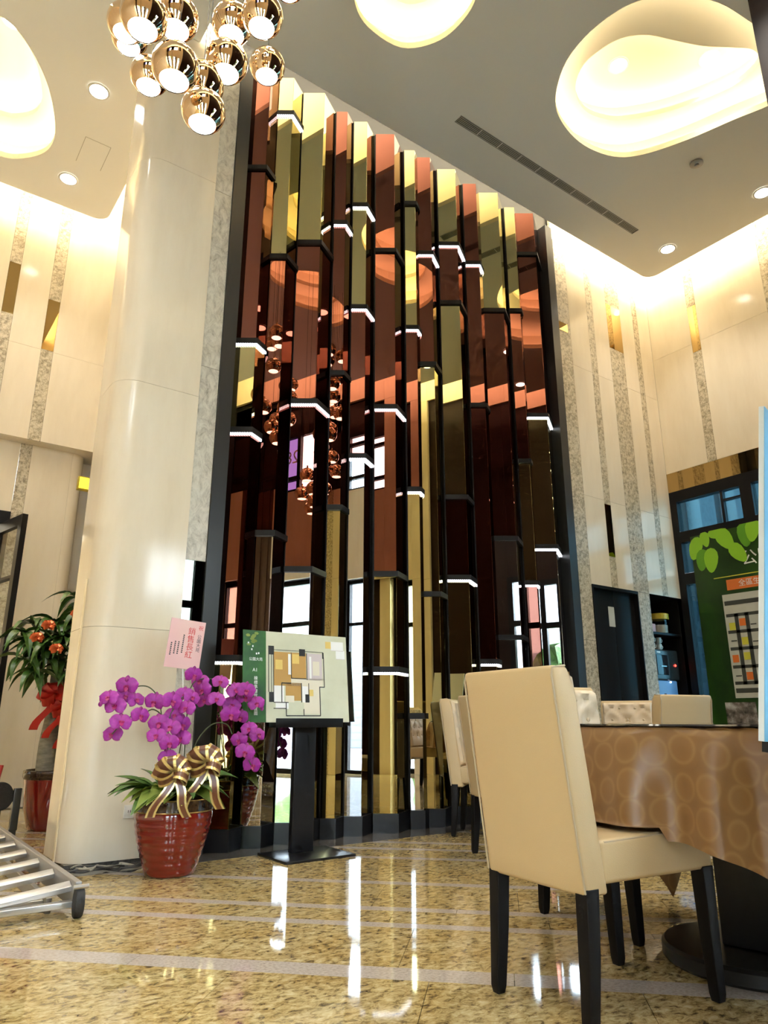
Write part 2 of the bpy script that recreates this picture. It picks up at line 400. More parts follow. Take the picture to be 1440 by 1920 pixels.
for oo,ii in recs:
    ribbon('recess_rim', oo, CEIL-.004, CEIL+.055, 'recess_paint', ceil)
    wall=offset(oo,.13)
    ribbon('recess_wall', wall, CEIL, Z1, 'recess_paint', ceil)
    holed('recess_shelf', wall, [ii], Z1, 'recess_paint', ceil)
    ribbon('recess_rim', ii, Z1-.004, Z1+.05, 'recess_paint', ceil)
    w2=offset(ii,.10)
    ribbon('recess_wall', w2, Z1, Z2, 'recess_paint', ceil)
    MB().add([(x,y,Z2) for x,y in w2],[tuple(range(len(w2)))]).build('recess_top','recess_paint',ceil)
    for lp,z in ((offset(oo,.075),CEIL+.03),(offset(ii,.06),Z1+.03)):
        a=offset(lp,-.012); c=offset(lp,.012); n=len(a)
        MB().add([(x,y,z) for x,y in a]+[(x,y,z) for x,y in c],[(i,(i+1)%n,n+(i+1)%n,n+i) for i in range(n)]).build('light_strip','strip_warm',ceil)
box('upper_slab', ceil, 'cove_paint', -3.3,-1.2,TOP, 8.0,8.0,TOP+.1)
# ceiling hatch outline in the alcove
for x0,y0,x1,y1 in ((.94,6.20,1.18,6.203),(.94,6.20,.943,6.58),(1.177,6.20,1.18,6.58)):
    box('hatch_joint', ceil, 'joint_grey', x0*K,y0*K,CEIL-.0015,x1*K+.001,y1*K+.001,CEIL+.001)

# ---------------- back wall (mirror wall side)
YB=4.60
wb = struct('wall_back','cream marble wall with vertical speckled granite strips, right of the mirror columns')
def panel(parent,name,mat,axis,pos,a0,a1,z0,z1,th=.03,g=.0012,proud=0):
    """stone panel on a wall; axis 'y': faces -y at y=pos ; 'x': faces -x at x=pos ; 'Y': faces +y ; 'X': faces +x"""
    a0+=g;a1-=g;z0+=g;z1-=g
    if axis=='y': return box(name,parent,mat,a0,pos-proud,z0,a1,pos+th,z1)
    if axis=='x': return box(name,parent,mat,pos-proud,a0,z0,pos+th,a1,z1)
    if axis=='Y': return box(name,parent,mat,a0,pos-th,z0,a1,pos+proud,z1)
    if axis=='X': return box(name,parent,mat,pos-th,a0,z0,pos+proud,a1,z1)
def panels(parent,name,mat,axis,pos,a0,a1,zs,**k):
    for i in range(len(zs)-1): panel(parent,name,mat,axis,pos,a0,a1,zs[i],zs[i+1],**k)
JZ=[0,1.55,3.1,4.65,TOP]
DOORH=2.13
# columns of panels on the back wall : (x0,x1,kind)
panels(wb,'granite_strip','granite_strip','y',YB,5.77,6.0,JZ)
zz=[DOORH,3.1,4.65,TOP]
panels(wb,'marble_panel','marble','y',YB,6.0,6.34,zz)
for z0,z1,mt,nm in ((DOORH,2.47,'granite_strip','granite_strip'),(2.47,3.06,'mirror_bronze','mirror_slot'),(3.06,TOP,'granite_strip','granite_strip')):
    panel(wb,nm,mt,'y',YB,6.34,6.45,z0,z1)
panels(wb,'marble_panel','marble','y',YB,6.45,6.725,zz)
for z0,z1,mt,nm in ((0,5.11,'granite_strip','granite_strip'),(5.11,5.72,'mirror_bronze','mirror_slot'),(5.72,TOP,'granite_strip','granite_strip')):
    panel(wb,nm,mt,'y',YB,6.78 if z1<5.2 and z0<1 else 6.725,7.0,max(z0,0),z1) if z0 else (panel(wb,nm,mt,'y',YB,6.78,7.0,0,DOORH), panel(wb,nm,mt,'y',YB,6.725,7.0,DOORH,z1))
panels(wb,'marble_panel','marble','y',YB,7.0,7.265,zz)
panel(wb,'granite_strip','granite_strip','y',YB,7.265,7.367,DOORH,TOP)
panels(wb,'marble_panel','marble','y',YB,7.367,7.62,zz)
# mass behind
box('wall_core',wb,'frame_grey',1.78,YB+.04,2.2,6.6,YB+.3,TOP); box('wall_core',wb,'frame_grey',6.6,YB+.04,2.2,8.0,YB+.3,TOP)
box('wall_core',wb,'frame_grey',1.78,YB+.12,-.02,7.0,YB+.3,2.2)
# mirror slot low in the first strip
panel(wb,'mirror_slot','mirror_bronze','y',YB-.001,5.775,5.95,5.03,5.14,th=.01,proud=.004)
# door in the back wall
d1 = struct('door_1','black double door in the marble wall with a small paper notice')
box('door_leaf',d1,'black_metal',6.02,YB+.045,0,6.395,YB+.09,DOORH-.03,bevel=.003)
box('door_leaf',d1,'black_metal',6.40,YB+.045,0,6.765,YB+.09,DOORH-.03,bevel=.003)
box('door_jamb',d1,'black_metal',6.002,YB-.01,0,6.02,YB+.1,DOORH); box('door_jamb',d1,'black_metal',6.765,YB-.01,0,6.779,YB+.1,DOORH)
box('door_head',d1,'black_metal',6.02,YB-.01,DOORH-.03,6.765,YB+.1,DOORH)
box('door_notice',d1,'map_paper',6.30,YB+.043,1.72,6.40,YB+.045,1.93)
# niche
nic = struct('wall_niche','black recessed pantry niche holding a water dispenser')
box('niche_back',nic,'black_metal',7.0,5.10,0,7.62,5.13,DOORH+.02); box('niche_side',nic,'black_metal',6.985,YB,0,7.0,5.12,DOORH+.02)
box('niche_side',nic,'black_metal',7.62,YB,0,7.64,5.12,DOORH+.02); box('niche_top',nic,'black_metal',7.0,YB,DOORH,7.62,5.12,DOORH+.03)
box('shelf',nic,'black_metal',7.0,4.66,1.70,7.62,5.10,1.725); box('counter',nic,'black_metal',7.0,4.62,.86,7.62,5.10,.90)

# ---------------- right wall
XR=7.62
wr = struct('wall_right','cream marble upper wall with granite strips above the dark framed window')
Yedges=[(-.45,.9,'m'),(.9,1.02,'g'),(1.02,2.0,'m'),(2.0,2.18,'g'),(2.18,2.95,'m'),(2.95,3.14,'g'),(3.14,3.95,'m'),(3.95,4.06,'s'),(4.06,4.6,'m')]
for y0,y1,k in Yedges:
    if k=='m': panels(wr,'marble_panel','marble','x',XR,y0,y1,[3.66,5.2,TOP])
    elif k=='g': panels(wr,'granite_strip','granite_strip','x',XR,y0,y1,[3.66,5.2,TOP])
    else:
        panel(wr,'granite_strip','granite_strip','x',XR,y0,y1,3.66,5.08); panel(wr,'mirror_slot','mirror_bronze','x',XR,y0,y1,5.08,5.70); panel(wr,'granite_strip','granite_strip','x',XR,y0,y1,5.70,TOP)
for y0,y1 in ((-.45,1.0),(1.0,2.3),(2.3,3.62),(3.62,4.6)):
    panel(wr,'mirror_band','mirror_bronze','x',XR,y0,y1,3.42,3.66)
box('wall_core',wr,'frame_grey',XR+.035,-.45,3.42,XR+.3,4.7,TOP)
w1 = struct('window_1','dark framed blue tinted window wall on the right')
def grid_window(st,axis,pos,avals,zvals,mat_frame,mat_pane,bar=.05,dep=.07):
    for a in avals:
        if axis=='x': box('mullion',st,mat_frame,pos-dep/2,a-bar/2,zvals[0],pos+dep/2,a+bar/2,zvals[-1])
        else: box('mullion',st,mat_frame,a-bar/2,pos-dep/2,zvals[0],a+bar/2,pos+dep/2,zvals[-1])
    for z in zvals:
        for i in range(len(avals)-1):
            a0,a1=avals[i]+bar/2,avals[i+1]-bar/2
            z0=min(max(z-bar/2,zvals[0]),zvals[-1]-bar)
            if axis=='x': box('transom',st,mat_frame,pos-dep/2,a0,z0,pos+dep/2,a1,z0+bar)
            else: box('transom',st,mat_frame,a0,pos-dep/2,z0,a1,pos+dep/2,z0+bar)
    for i in range(len(avals)-1):
        for j in range(len(zvals)-1):
            a0,a1=avals[i]+bar/2,avals[i+1]-bar/2
            mp=mat_pane(i,j) if callable(mat_pane) else mat_pane
            if not mp: continue
            if axis=='x': box('pane',st,mp,pos-.004,a0,zvals[j]+bar*.6,pos+.004,a1,zvals[j+1]-bar*.4)
            else: box('pane',st,mp,a0,pos-.004,zvals[j]+bar*.6,a1,pos+.004,zvals[j+1]-bar*.4)
grid_window(w1,'x',XR+.05,[-.45,.7,1.7,2.7,3.68,4.58],[0.0,.95,2.35,2.85,3.42],'black_metal','pane_blue',bar=.13,dep=.1)

for a_ in (3.97,): box('mullion',w1,'black_metal',XR+.02,a_-.015,2.90,XR+.08,a_+.015,3.30)
box('transom',w1,'black_metal',XR+.02,3.75,3.17,XR+.08,3.95,3.19)
# ---------------- pier left of the mirror columns, alcove behind
YP=4.43
wl = struct('wall_left','cream marble pier with a rounded left edge and a speckled granite strip')
def pier_piece(z0,z1,name='marble_panel'):
    r=.16; x0,y0=1.07,YP; pl=[(1.62,y0),(1.62,y0+.45),(x0,y0+.45)]
    for k in range(9):
        t=math.pi-k/8*math.pi/2*(-1)
        pl.append((x0+r+r*math.cos(t),y0+r+r*math.sin(t)))
    b=MB().prism(pl,z0+.001,z1-.001); return b.build(name,'marble',wl,smooth=True)
for z0,z1 in ((.02,1.32),(1.32,2.95),(2.95,4.75),(4.75,TOP)): pier_piece(z0,z1)
box('pier_skirting',wl,'floor_border',1.085,YP+.012,0,1.62,YP+.4,.02)
for z0,z1,mt,nm in ((0.02,1.12,'granite_grey','granite_strip'),(1.12,1.79,'mirror_dark','mirror_slot'),(1.79,3.2,'granite_grey','granite_strip'),(3.2,4.7,'granite_grey','granite_strip'),(4.7,TOP,'granite_grey','granite_strip')):
    panel(wl,nm,mt,'y',YP+.01,1.621,1.762,z0,z1,th=.1)
box('edge_strip',wl,'strip_cream',1.062,YP+.155,.02,1.0685,YP+.18,1.62)  # thin cream strip up the lower left edge of the pier
box('pier_core',wl,'frame_grey',1.63,YP+.12,0,1.80,YP+.44,TOP)

wa = struct('wall_alcove','cream marble alcove wall with granite strips and mirror slots, left of the pier')
YA=7.58
JA=[3.53,4.55,TOP]
def acol(x0,x1,kind,slot=None):
    if kind=='m': panels(wa,'marble_panel','marble','y',YA,x0,x1,JA)
    else:
        if slot:
            panel(wa,'granite_strip','granite_strip','y',YA,x0,x1,JA[0],slot[0]); panel(wa,'mirror_slot','mirror_bronze','y',YA,x0,x1,slot[0],slot[1]); panel(wa,'granite_strip','granite_strip','y',YA,x0,x1,slot[1],TOP)
        else: panels(wa,'granite_strip','granite_strip','y',YA,x0,x1,JA)
acol(-3.3,-.6,'m'); acol(-.6,-.45,'g'); acol(-.45,.60,'m'); acol(.60,.71,'g',(4.86,5.46)); acol(.71,1.02,'m'); acol(1.02,1.14,'g',(4.56,5.16)); acol(1.14,1.80,'m')
box('soffit_panel',wa,'marble',-3.3,YA+.032,3.531,1.95,YA+.60,3.56)
box('wall_core',wa,'frame_grey',-3.3,YA+.035,3.56,1.9,YA+.4,TOP)
YL=YA+.16
def low_piece(x0,x1,z0,z1,mt,nm): panel(wa,nm,mt,'y',YL,x0,x1,z0,z1)
for x0,x1,mt,nm in ((.99,1.10,'granite_strip','granite_strip'),(1.10,1.50,'marble','marble_panel')):
    low_piece(x0,x1,0,1.5,mt,nm); low_piece(x0,x1,1.5,3.53,mt,nm)
for z0,z1 in ((0,1.5),(1.5,3.53)):
    pl=[(1.50,YL),]+[(1.50+.14*math.sin(k/8*math.pi/2),YL+.14-.14*math.cos(k/8*math.pi/2)) for k in range(9)]+[(1.64,YL+.3),(1.50,YL+.3)]
    MB().prism(pl,z0+.001,z1-.001).build('marble_corner','marble',wa,smooth=True)
panels(wa,'marble_panel','marble','y',YL,-3.3,-.9,[0,1.5,3.53])
panel(wa,'marble_panel','marble','y',YL,-.9,.99,2.78,3.53)
box('wall_core',wa,'frame_grey',.995,YL+.036,0,1.49,YL+.06,3.53)
box('alcove_end',wa,'marble',1.64,YL+.28,0,1.95,YL+.34,3.53)
# side wall of the alcove (faces the left)
ws = struct('wall_side','cream marble side wall of the alcove behind the pier')
panels(ws,'marble_panel','marble','x',1.79,4.88,7.2,[0,1.6,3.2,4.75,TOP])
panel(ws,'marble_panel','marble','x',1.79,7.2,7.75,0,4.95)
panel(ws,'mirror_slot','mirror_bronze','x',1.77,7.22,7.50,4.98,5.32,proud=.01)
panel(ws,'marble_panel','marble','x',1.79,7.2,7.75,4.95,TOP)
box('wall_core',ws,'frame_grey',1.825,4.88,0,1.9,8.0,TOP)
# doorway in the alcove
d2 = struct('door_2','black framed glass door standing open in the alcove')
box('door_jamb',d2,'black_metal',.885,YL-.04,0,.99,YL+.05,2.78); box('door_jamb',d2,'black_metal',-.9,YL-.04,0,-.8,YL+.05,2.78)
box('door_head',d2,'black_metal',-.8,YL-.04,2.66,.885,YL+.05,2.78)
lf=thing('door_leaf','','x'); del lf['label']; del lf['category']; lf.parent=d2; lf.location=(.90,YL-.05,0); lf.rotation_euler=(0,0,R(12))
def dl_box(x0,x1,y0,y1,z0,z1,m,nm): 
    o=box(nm,lf,m,x0,y0,z0,x1,y1,z1); return o
dl_box(-.02,.03,-.62,-.54,.02,2.62,'black_metal','stile'); dl_box(-.02,.03,-.08,0,.02,2.62,'black_metal','stile')
dl_box(-.02,.03,-.54,-.08,2.52,2.62,'black_metal','rail'); dl_box(-.02,.03,-.54,-.08,2.02,2.05,'black_metal','rail'); dl_box(-.02,.03,-.54,-.08,.02,.14,'black_metal','rail')
dl_box(.002,.008,-.54,-.08,.14,2.52,'pane_clear','pane')
rm = struct('wall_room_beyond','warm lit room wall beyond the open alcove door')
box('room_back',rm,'warm_room',-1.6,YL+2.0,0,1.6,YL+2.05,3.0); box('room_side',rm,'warm_room',1.2,YL+.4,0,1.25,YL+2.0,3.0); box('room_side',rm,'warm_room',-1.6,YL+.4,0,-1.55,YL+2.0,3.0)
box('room_ceiling',rm,'warm_room',-1.6,YL+.3,2.95,1.6,YL+2.05,3.0); box('room_floor',rm,'warm_room',-1.6,YL+.05,-.05,1.6,YL+2.05,0)
box('room_light',rm,'room_lamp',.25,YL+.9,2.90,.95,YL+1.4,2.945)

# ---------------- far left wall and front wall (behind the viewer, seen in the mirrors)
wf = struct('wall_front','cream marble wall opposite the mirrors with high windows and glazed entrance')
YF=-.12
def fpanel(nm,mt,x0,x1,z0,z1): panel(wf,nm,mt,'Y',YF,x0,x1,z0,z1,th=.05)
for x0,x1 in ((-3.3,-1.5),(-1.5,.05),(.05,.95),(.95,2.6),(2.6,4.2),(4.2,6.0),(6.0,7.62)): fpanel('marble_panel','marble',x0,x1,6.06,TOP)
for x0,x1 in ((-3.3,-2.85),(-2.2,-1.12),(-.98,-.3),(-.3,.05),(.05,.6),(.6,.95)): fpanel('marble_panel','marble',x0,x1,2.95,4.45)
fpanel('granite_strip','granite_strip',-1.12,-.98,0,4.45)
for x0,x1 in ((-1.30,-1.12),(-.98,-.80),(.6,.95)): fpanel('marble_panel','marble',x0,x1,0,2.95)
for x0,x1 in ((.05,.30),(.6,.95)): fpanel('marble_panel','marble',x0,x1,4.45,6.06)
for x0,x1 in ((-3.3,-1.30),(-.80,.6)):
    box('portal_soffit',wf,'black_metal',x0,YF-.3,2.95,x1,YF-.06,3.0)
box('wall_core',wf,'dark_wood',-3.3,YF-.3,6.06,7.62,YF-.06,TOP); 
for x0,x1,z0,z1 in ((-1.30,-.80,0,4.45),(.6,.95,0,6.06),(.05,.30,4.45,6.06)): box('wall_core',wf,'dark_wood',x0,YF-.3,z0,x1,YF-.06,z1)
for x0,x1 in ((-3.3,-1.12),(-.98,.6)): box('wall_core',wf,'dark_wood',x0,YF-.3,3.0,x1,YF-.06,4.45)
for k in range(8): box('curtain_fold',wf,'curtain_brown',-2.85+k*.081,YF-.05-.02*(k%2),0,-2.85+(k+1)*.081,YF-.02*(k%2),4.45)
w2 = struct('window_2','high dark framed windows over the entrance')
grid_window(w2,'y',YF-.12,[-3.25,-2.6,-2.14,-1.80,-1.42],[4.45,4.72,5.50,6.06],'black_metal',lambda i,j: ('pane_violet' if i==2 else 'pane_clear') if j<2 and i>=2 else None,bar=.07)
box('blind_panel',w2,'dark_wood',-3.3,YF-.18,4.45,-2.15,YF-.1,6.06); box('blind_panel',w2,'dark_wood',-3.3,YF-.15,5.50,.05,YF-.1,6.06)
box('blind_panel',w2,'dark_wood',-1.40,YF-.15,4.45,-.78,YF-.1,6.06); box('blind_panel',w2,'dark_wood',.30,YF-.15,4.45,.6,YF-.1,6.06)
grid_window(w2,'y',YF-.12,[-.76,-.36,.04],[4.45,4.70,5.30,5.50],'black_metal',lambda i,j:'pane_clear' if j<2 else None,bar=.06)
text_mesh('28',.34,'window_number','print_white',w2,(-1.965,YF-.10,5.10),(R(90),0,R(180)))
w3 = struct('window_3','dark glazed wall and curtains right of the entrance, seen in the mirrors')
for x0,x1 in ((.95,1.7),(1.7,2.5),(3.5,4.4),(4.4,5.4),(5.4,6.5),(6.5,7.6)): box('dark_panel',w3,'dark_wood',x0+.002,YF-.12,3.0 if x0>1.6 and x0<2 else 0.0,x1-.002,YF-.06,6.06)
box('dark_panel',w3,'dark_wood',1.7,YF-.12,0,2.5,YF-.06,3.0)
box('dark_panel',w3,'dark_wood',2.5,YF-.12,3.0,3.5,YF-.06,6.06)
grid_window(w3,'y',YF-.09,[2.5,2.85,3.2,3.5],[0,1.45,2.25,3.0],'black_metal','pane_clear',bar=.09)
d3 = struct('door_3','glazed entrance doors in black frames, seen in the mirrors')
grid_window(d3,'y',YF-.2,[-3.3,-2.42,-1.34],[0,2.25,2.95],'black_metal','pane_clear',bar=.07)
grid_window(d3,'y',YF-.2,[-.78,-.30],[0,2.25,2.95],'black_metal','pane_clear',bar=.05)
box('pier_face',d3,'dark_wood',-.28,YF-.25,0,-.08,YF-.06,2.95); box('pier_face',d3,'marble',-.08,YF-.25,0,.12,YF-.06,2.95)
grid_window(d3,'y',YF-.2,[.15,.58],[0,2.25,2.95],'black_metal','pane_clear',bar=.07)
wx = struct('wall_far_left','cream marble end wall of the lobby')
panels(wx,'marble_panel','marble','X',-3.3,-1.1,3.2,[0,3.1,TOP],th=.05); panels(wx,'marble_panel','marble','X',-3.3,3.2,8.0,[0,3.1,TOP],th=.05)
# ---------------- outdoors
og = struct('ground','pale paved street outside the glazing')
box('paving',og,'street',-14,-12,-.12,14,YF-1.0,-.02); box('paving',og,'street',XR+.3,-3,-.13,20,12,-.02)
hb=thing('street_building','white rendered building with roller shutters across the street','building')
box('facade',hb,'facade_white',-10,-9.2,-.02,2.2,-8.6,5.2)
for x0 in (-7.5,-4.2,-.9):
    sh=box('roller_shutter',hb,'facade_grey',x0,-8.6,0,x0+2.4,-8.55,2.6)
    for k in range(12): box('slat',sh,'facade_grey',-1.18,.026,k*.21+.02,1.18,.035,k*.21+.19)
box('hanging_sign',hb,'sign_card_yellow',-3.1,-8.58,3.0,-2.4,-8.5,4.1)
nb=thing('neighbour_building','pale ribbed building seen through the blue window','building')
box('facade',nb,'facade_white',13.0,1.0,-.02,14,11,12)
for k in range(14): box('fin',nb,'facade_grey',12.8,1.2+k*.7,-.02,13.0,1.5+k*.7,12)
def bush(name,loc,r,label):
    bm=bmesh.new(); bmesh.ops.create_icosphere(bm,subdivisions=3,radius=r)
    for v in bm.verts: v.co*=1+random.uniform(-.28,.22)
    me=bpy.data.meshes.new(name); bm.to_mesh(me); bm.free(); me.materials.append(M['bush'])
    o=obj(name,me,loc=(loc[0],loc[1],loc[2])); tag(o,label,'shrub'); return o
bush('street_shrub',(-.9,-3.4,.45),.55,'round clipped shrub outside the entrance, seen in the mirrors')
bush('street_shrub',(3.3,-2.2,1.35),1.1,'tall leafy shrub outside the small window, seen in the mirrors')
bush('street_shrub',(-6.2,-5.4,1.6),.7,'high leafy shrub by the street, seen in the mirrors')

# ================================================================== MIRROR COLUMNS
Bx=[1.87,2.13,2.395,2.745,2.94,3.19,3.535,3.69,3.96,4.31,4.535,4.92,5.08,5.50]
Cx=[2.02,2.25,2.549,2.827,3.04,3.335,3.618,3.80,4.11,4.423,4.703,5.01,5.25]
By=4.52; PT=.13
segs=[  # from the top: tint above the first collar, then (z, led, tint below)
 ('rose',[(5.09,0,'rose'),(3.51,1,'gold'),(2.79,1,'rose'),(1.17,1,'gold')]),
 ('gold',[(5.80,1,'gold'),(4.36,0,'rose'),(2.06,0,'clear')]),
 ('gold',[(4.61,0,'rose'),(3.16,1,'rose'),(1.83,0,'clear')]),
 ('rose',[(4.97,1,'rose'),(3.51,0,'rose'),(2.36,0,'gold')]),
 ('gold',[(5.25,1,'gold'),(4.20,1,'rose'),(2.83,1,'clear')]),
 ('rose',[(4.88,0,'rose'),(3.33,1,'rose'),(1.89,0,'gold'),(1.15,1,'gold')]),
 ('gold',[(5.56,0,'gold'),(4.21,1,'rose'),(2.66,1,'gold'),(0.81,0,'clear')]),
 ('rose',[(5.07,1,'rose'),(3.89,0,'gold'),(1.78,0,'gold')]),
 ('gold',[(5.29,1,'rose'),(4.63,0,'gold'),(2.67,0,'rose'),(1.95,1,'gold')]),
 ('rose',[(5.22,1,'rose'),(3.65,0,'rose'),(1.26,1,'gold')]),
 ('gold',[(4.76,0,'rose'),(2.38,0,'clear'),(1.48,0,'clear')]),
 ('gold',[(4.90,0,'rose'),(3.22,0,'gold'),(2.01,1,'rose')]),
 ('rose',[(5.66,0,'rose'),(3.75,1,'gold'),(2.38,1,'clear')])]
ORD=['first','second','third','fourth','fifth','sixth','seventh','eighth','ninth','tenth','eleventh','twelfth','thirteenth']
TINT={'rose':'rose brown','gold':'gold','clear':'clear'}
def off_line(a,b,d):
    t=(Vector(b)-Vector(a)).normalized(); n=Vector((t.y,-t.x)); return Vector(a)+n*d,Vector(b)+n*d
def meet(p,q,r,s):
    d1=q-p; d2=s-r; den=d1.x*d2.y-d1.y*d2.x; t=((r-p).x*d2.y-(r-p).y*d2.x)/den; return p+d1*t
def band(A,B,C,d0,d1,z0,z1,mb,mi=0):
    """band along A-B-C between offsets d0 (inner) and d1 (outer)"""
    o=[]
    for d in (d0,d1):
        a1,b1=off_line(A,B,d); b2,c2=off_line(B,C,d); o.append((a1,meet(a1,b1,b2,c2),c2))
    (a0,b0,c0),(a1,b1,c1)=o
    for q in ((a1,b1,b0,a0),(b1,c1,c0,b0)): mb.prism([tuple(v) for v in q],z0,z1,mi)
    return mb
CH=.042
for i in range(13):
    B=(Bx[i],By); C=(Cx[i],By-(Cx[i]-Bx[i])*math.tan(R(35.5)))
    D=(Bx[i+1],C[1]+(Bx[i+1]-Cx[i])*math.tan(R(33)))
    if D[1]>4.585: D=(D[0],4.585)
    top,cl=segs[i]
    leds=sum(1 for c in cl if c[1])
    root=thing('mirror_column',f'{ORD[i]} mirrored faceted wall column from the left, {TINT[top]} tint at its top','column',(C[0],C[1],0),0,'mirrored faceted wall columns')
    lo=lambda p:(p[0]-C[0],p[1]-C[1])
    b,c,d=lo(B),lo(C),lo(D)
    zs=[PTOP-.004]+[z for z,_,_ in cl]+[PT]; tints=[top]+[t for _,_,t in cl]
    for k,t in enumerate(tints):
        z1=zs[k]-(CH/2 if k else 0); z0=zs[k+1]+(CH/2 if k<len(tints)-1 else 0)
        for p,q in ((b,c),(c,d)):
            P,Q=Vector(p),Vector(q); u=(Q-P).normalized()*.0018; P2,Q2=P+u,Q-u; n=Vector((-(Q-P).y,(Q-P).x)).normalized()*.008
            MB().prism([tuple(P2),tuple(Q2),tuple(Q2+n),tuple(P2+n)],z0+.001,z1-.001).build('mirror_panel','mirror_'+t,root)
    # dark edge backing
    MB().prism([(b[0],b[1]+.012),(c[0],c[1]+.014),(d[0],d[1]+.012),(d[0],4.615-C[1]),(b[0],4.615-C[1])],PT,PTOP-.006).build('core','collar_black',root)
    for z,led,t in cl:
        co=band(b,c,d,-.002,.020,z-CH/2,z+CH/2,MB()).build('collar','collar_black',root)
        if led: band(b,c,d,.004,.0145,z-CH/2-.019,z-CH/2-.0005,MB()).build('led_strip','led_white',co)
    band(b,c,d,-.06,.012,0,PT,MB()).build('plinth','plinth_black',root)
t1 = struct('trim_1','dark metal frame edging the mirror columns on the left')
box('frame',t1,'frame_grey',1.763,YP-.005,0,1.868,YB+.03,PTOP-.003)
t2 = struct('trim_2','dark metal frame edging the mirror columns on the right')
box('frame',t2,'frame_grey',5.505,4.45,0,5.605,YB+.03,PTOP-.003); box('frame',t2,'frame_grey',5.605,YB-.03,0,5.768,YB+.03,PTOP-.003)

# ================================================================== CEILING THINGS
def downlight(x,y,z,label,power=55,group='round ceiling downlights',r=.075):
    t=thing('ceiling_downlight',label,'downlight',(x*K,y*K,z),0,group)
    MB().lathe([(r+.018,-.004),(r+.014,-.010),(r,-.010),(r-.004,.0),(r-.004,-.001)],cap0=False,cap1=False).build('trim_ring','white_plastic',t,smooth=True)
    MB().lathe([(r-.002,-.006),(r-.002,-.0035)]).build('lamp_disc','lamp_white',t)
    l=bpy.data.lights.new('downlight_spot','SPOT'); l.energy=power*.75; l.spot_size=R(105); l.spot_blend=.7; l.color=(1,.95,.86); l.shadow_soft_size=.05
    o=bpy.data.objects.new('downlight_spot',l); COL.objects.link(o); o.parent=t; o.location=(0,0,-.03)
downlight(.90,5.59,CEIL,'round downlight in the left ceiling, nearer the chandelier',50)
downlight(.94,6.89,CEIL,'round downlight in the left ceiling, nearer the alcove wall',50)
downlight(7.03,3.88,CEIL,'round downlight near the far right ceiling corner')
downlight(7.00,2.73,CEIL,'round downlight at the right edge, above the poster side')
downlight(.17,5.83,Z2,'round downlight inside the left ceiling recess',20)
downlight(4.894,2.947,Z2,'left of two downlights inside the right ceiling recess',20)
downlight(5.519,2.401,Z2,'right of two downlights inside the right ceiling recess',20)
for k,(x,y) in enumerate(((-1.2,3.6),(1.75,1.1),(3.6,1.6),(6.3,1.2),(3.55,.85),(-.3,4.1),(5.2,1.1))):
    downlight(x,y,CEIL,['round downlight over the left of the lobby, seen in the mirrors','round downlight above the viewer, seen in the mirrors','round downlight above the round table, seen in the mirrors','round downlight by the window wall, seen in the mirrors','round downlight beside the front wall, seen in the mirrors','round downlight left of the chandelier, seen in the mirrors','round downlight in front of the dark pillar, seen in the mirrors'][k],75)
dif=thing('air_diffuser','long slotted linear air vent set in the ceiling','air vent',(5.08*K,3.92*K,CEIL))
L=2.74*K/2; Wd=.044
MB().box(-L,-Wd,-.004,L,-Wd+.006,.002).box(-L,Wd-.006,-.004,L,Wd,.002).box(-L,-Wd,-.004,-L+.006,Wd,.002).box(L-.006,-Wd,-.004,L,Wd,.002).build('frame','aluminium_dark',dif)
MB().box(-L+.006,-Wd+.006,-.0015,L-.006,Wd-.006,-.0005).build('duct','dark_hole',dif)
n=10
for k in range(n):
    x0=-L+.008+k*(2*L-.016)/n; x1=x0+(2*L-.016)/n-.008
    for j in range(5):
        y=-Wd+.011+j*.0155
        MB().box(x0,y,-.004,x1,y+.0075,-.0016).build('slat','vent_grey',dif)
    if k: MB().box(x0-.008,-Wd+.006,-.0042,x0,Wd-.006,-.0016).build('divider','white_plastic',dif)
sm=thing('smoke_detector','small round grey detector on the ceiling below the right recess','detector',(6.04*K,2.913*K,CEIL))
MB().lathe([(.062,0),(.062,-.012),(.05,-.02),(.02,-.022)],cap0=True).build('base','aluminium_dark',sm,smooth=True)
MB().lathe([(.022,-.022),(.02,-.032),(.008,-.035)]).build('sensor','aluminium_dark',sm,smooth=True)
# ---- chandelier
ch=thing('chandelier','cluster chandelier of mirrored copper globes with glowing open undersides','chandelier',(.75,2.5,CEIL-.001))
gl=MB(); rG=.090
prof=[]; 
for k in range(15):
    a=R(-52)+k/14*R(142); prof.append((max(rG*math.cos(a),.001),rG*math.sin(a)))
gm=MB().lathe(prof,seg=24,cap0=False).mesh('globe','globe_copper',smooth=True)
zr=rG*math.sin(R(-52)); rr=rG*math.cos(R(-52))
dm=MB().lathe([(rr-.001,zr+.004),(rr*.72,zr+.014),(.002,zr+.016)],seg=24,cap0=False).mesh('lamp_disc','globe_light',smooth=True)
MB().lathe([(.30,0),(.30,-.03),(.26,-.04)],seg=36).build('canopy','globe_copper',ch,smooth=True)
for o_ in ch.children: o_.location=(0,0,Z2-CEIL+.0)
pos=[(0.478,2.219,3.37),(0.66,2.80,3.72),(0.604,2.183,3.174),(0.775,2.33,3.19),(0.765,2.345,3.34),(0.845,2.30,3.47),(0.877,2.355,3.758),(.62,2.30,3.55),(.52,2.75,3.90),(.58,2.95,4.05),(.95,2.20,3.70)]
random.seed(5); tries=0
while len(pos)<34 and tries<4000:
    tries+=1; a=random.uniform(0,6.28); r_=random.uniform(.18,.46); z=random.uniform(3.95,5.25)
    p=(.76+r_*math.cos(a),2.48+r_*math.sin(a),z)
    if abs((p[0]-.75)*.753-(p[1]-2.5)*.656)<.17: continue
    if all((Vector(p)-Vector(q)).length> .184 for q in pos): pos.append(p)
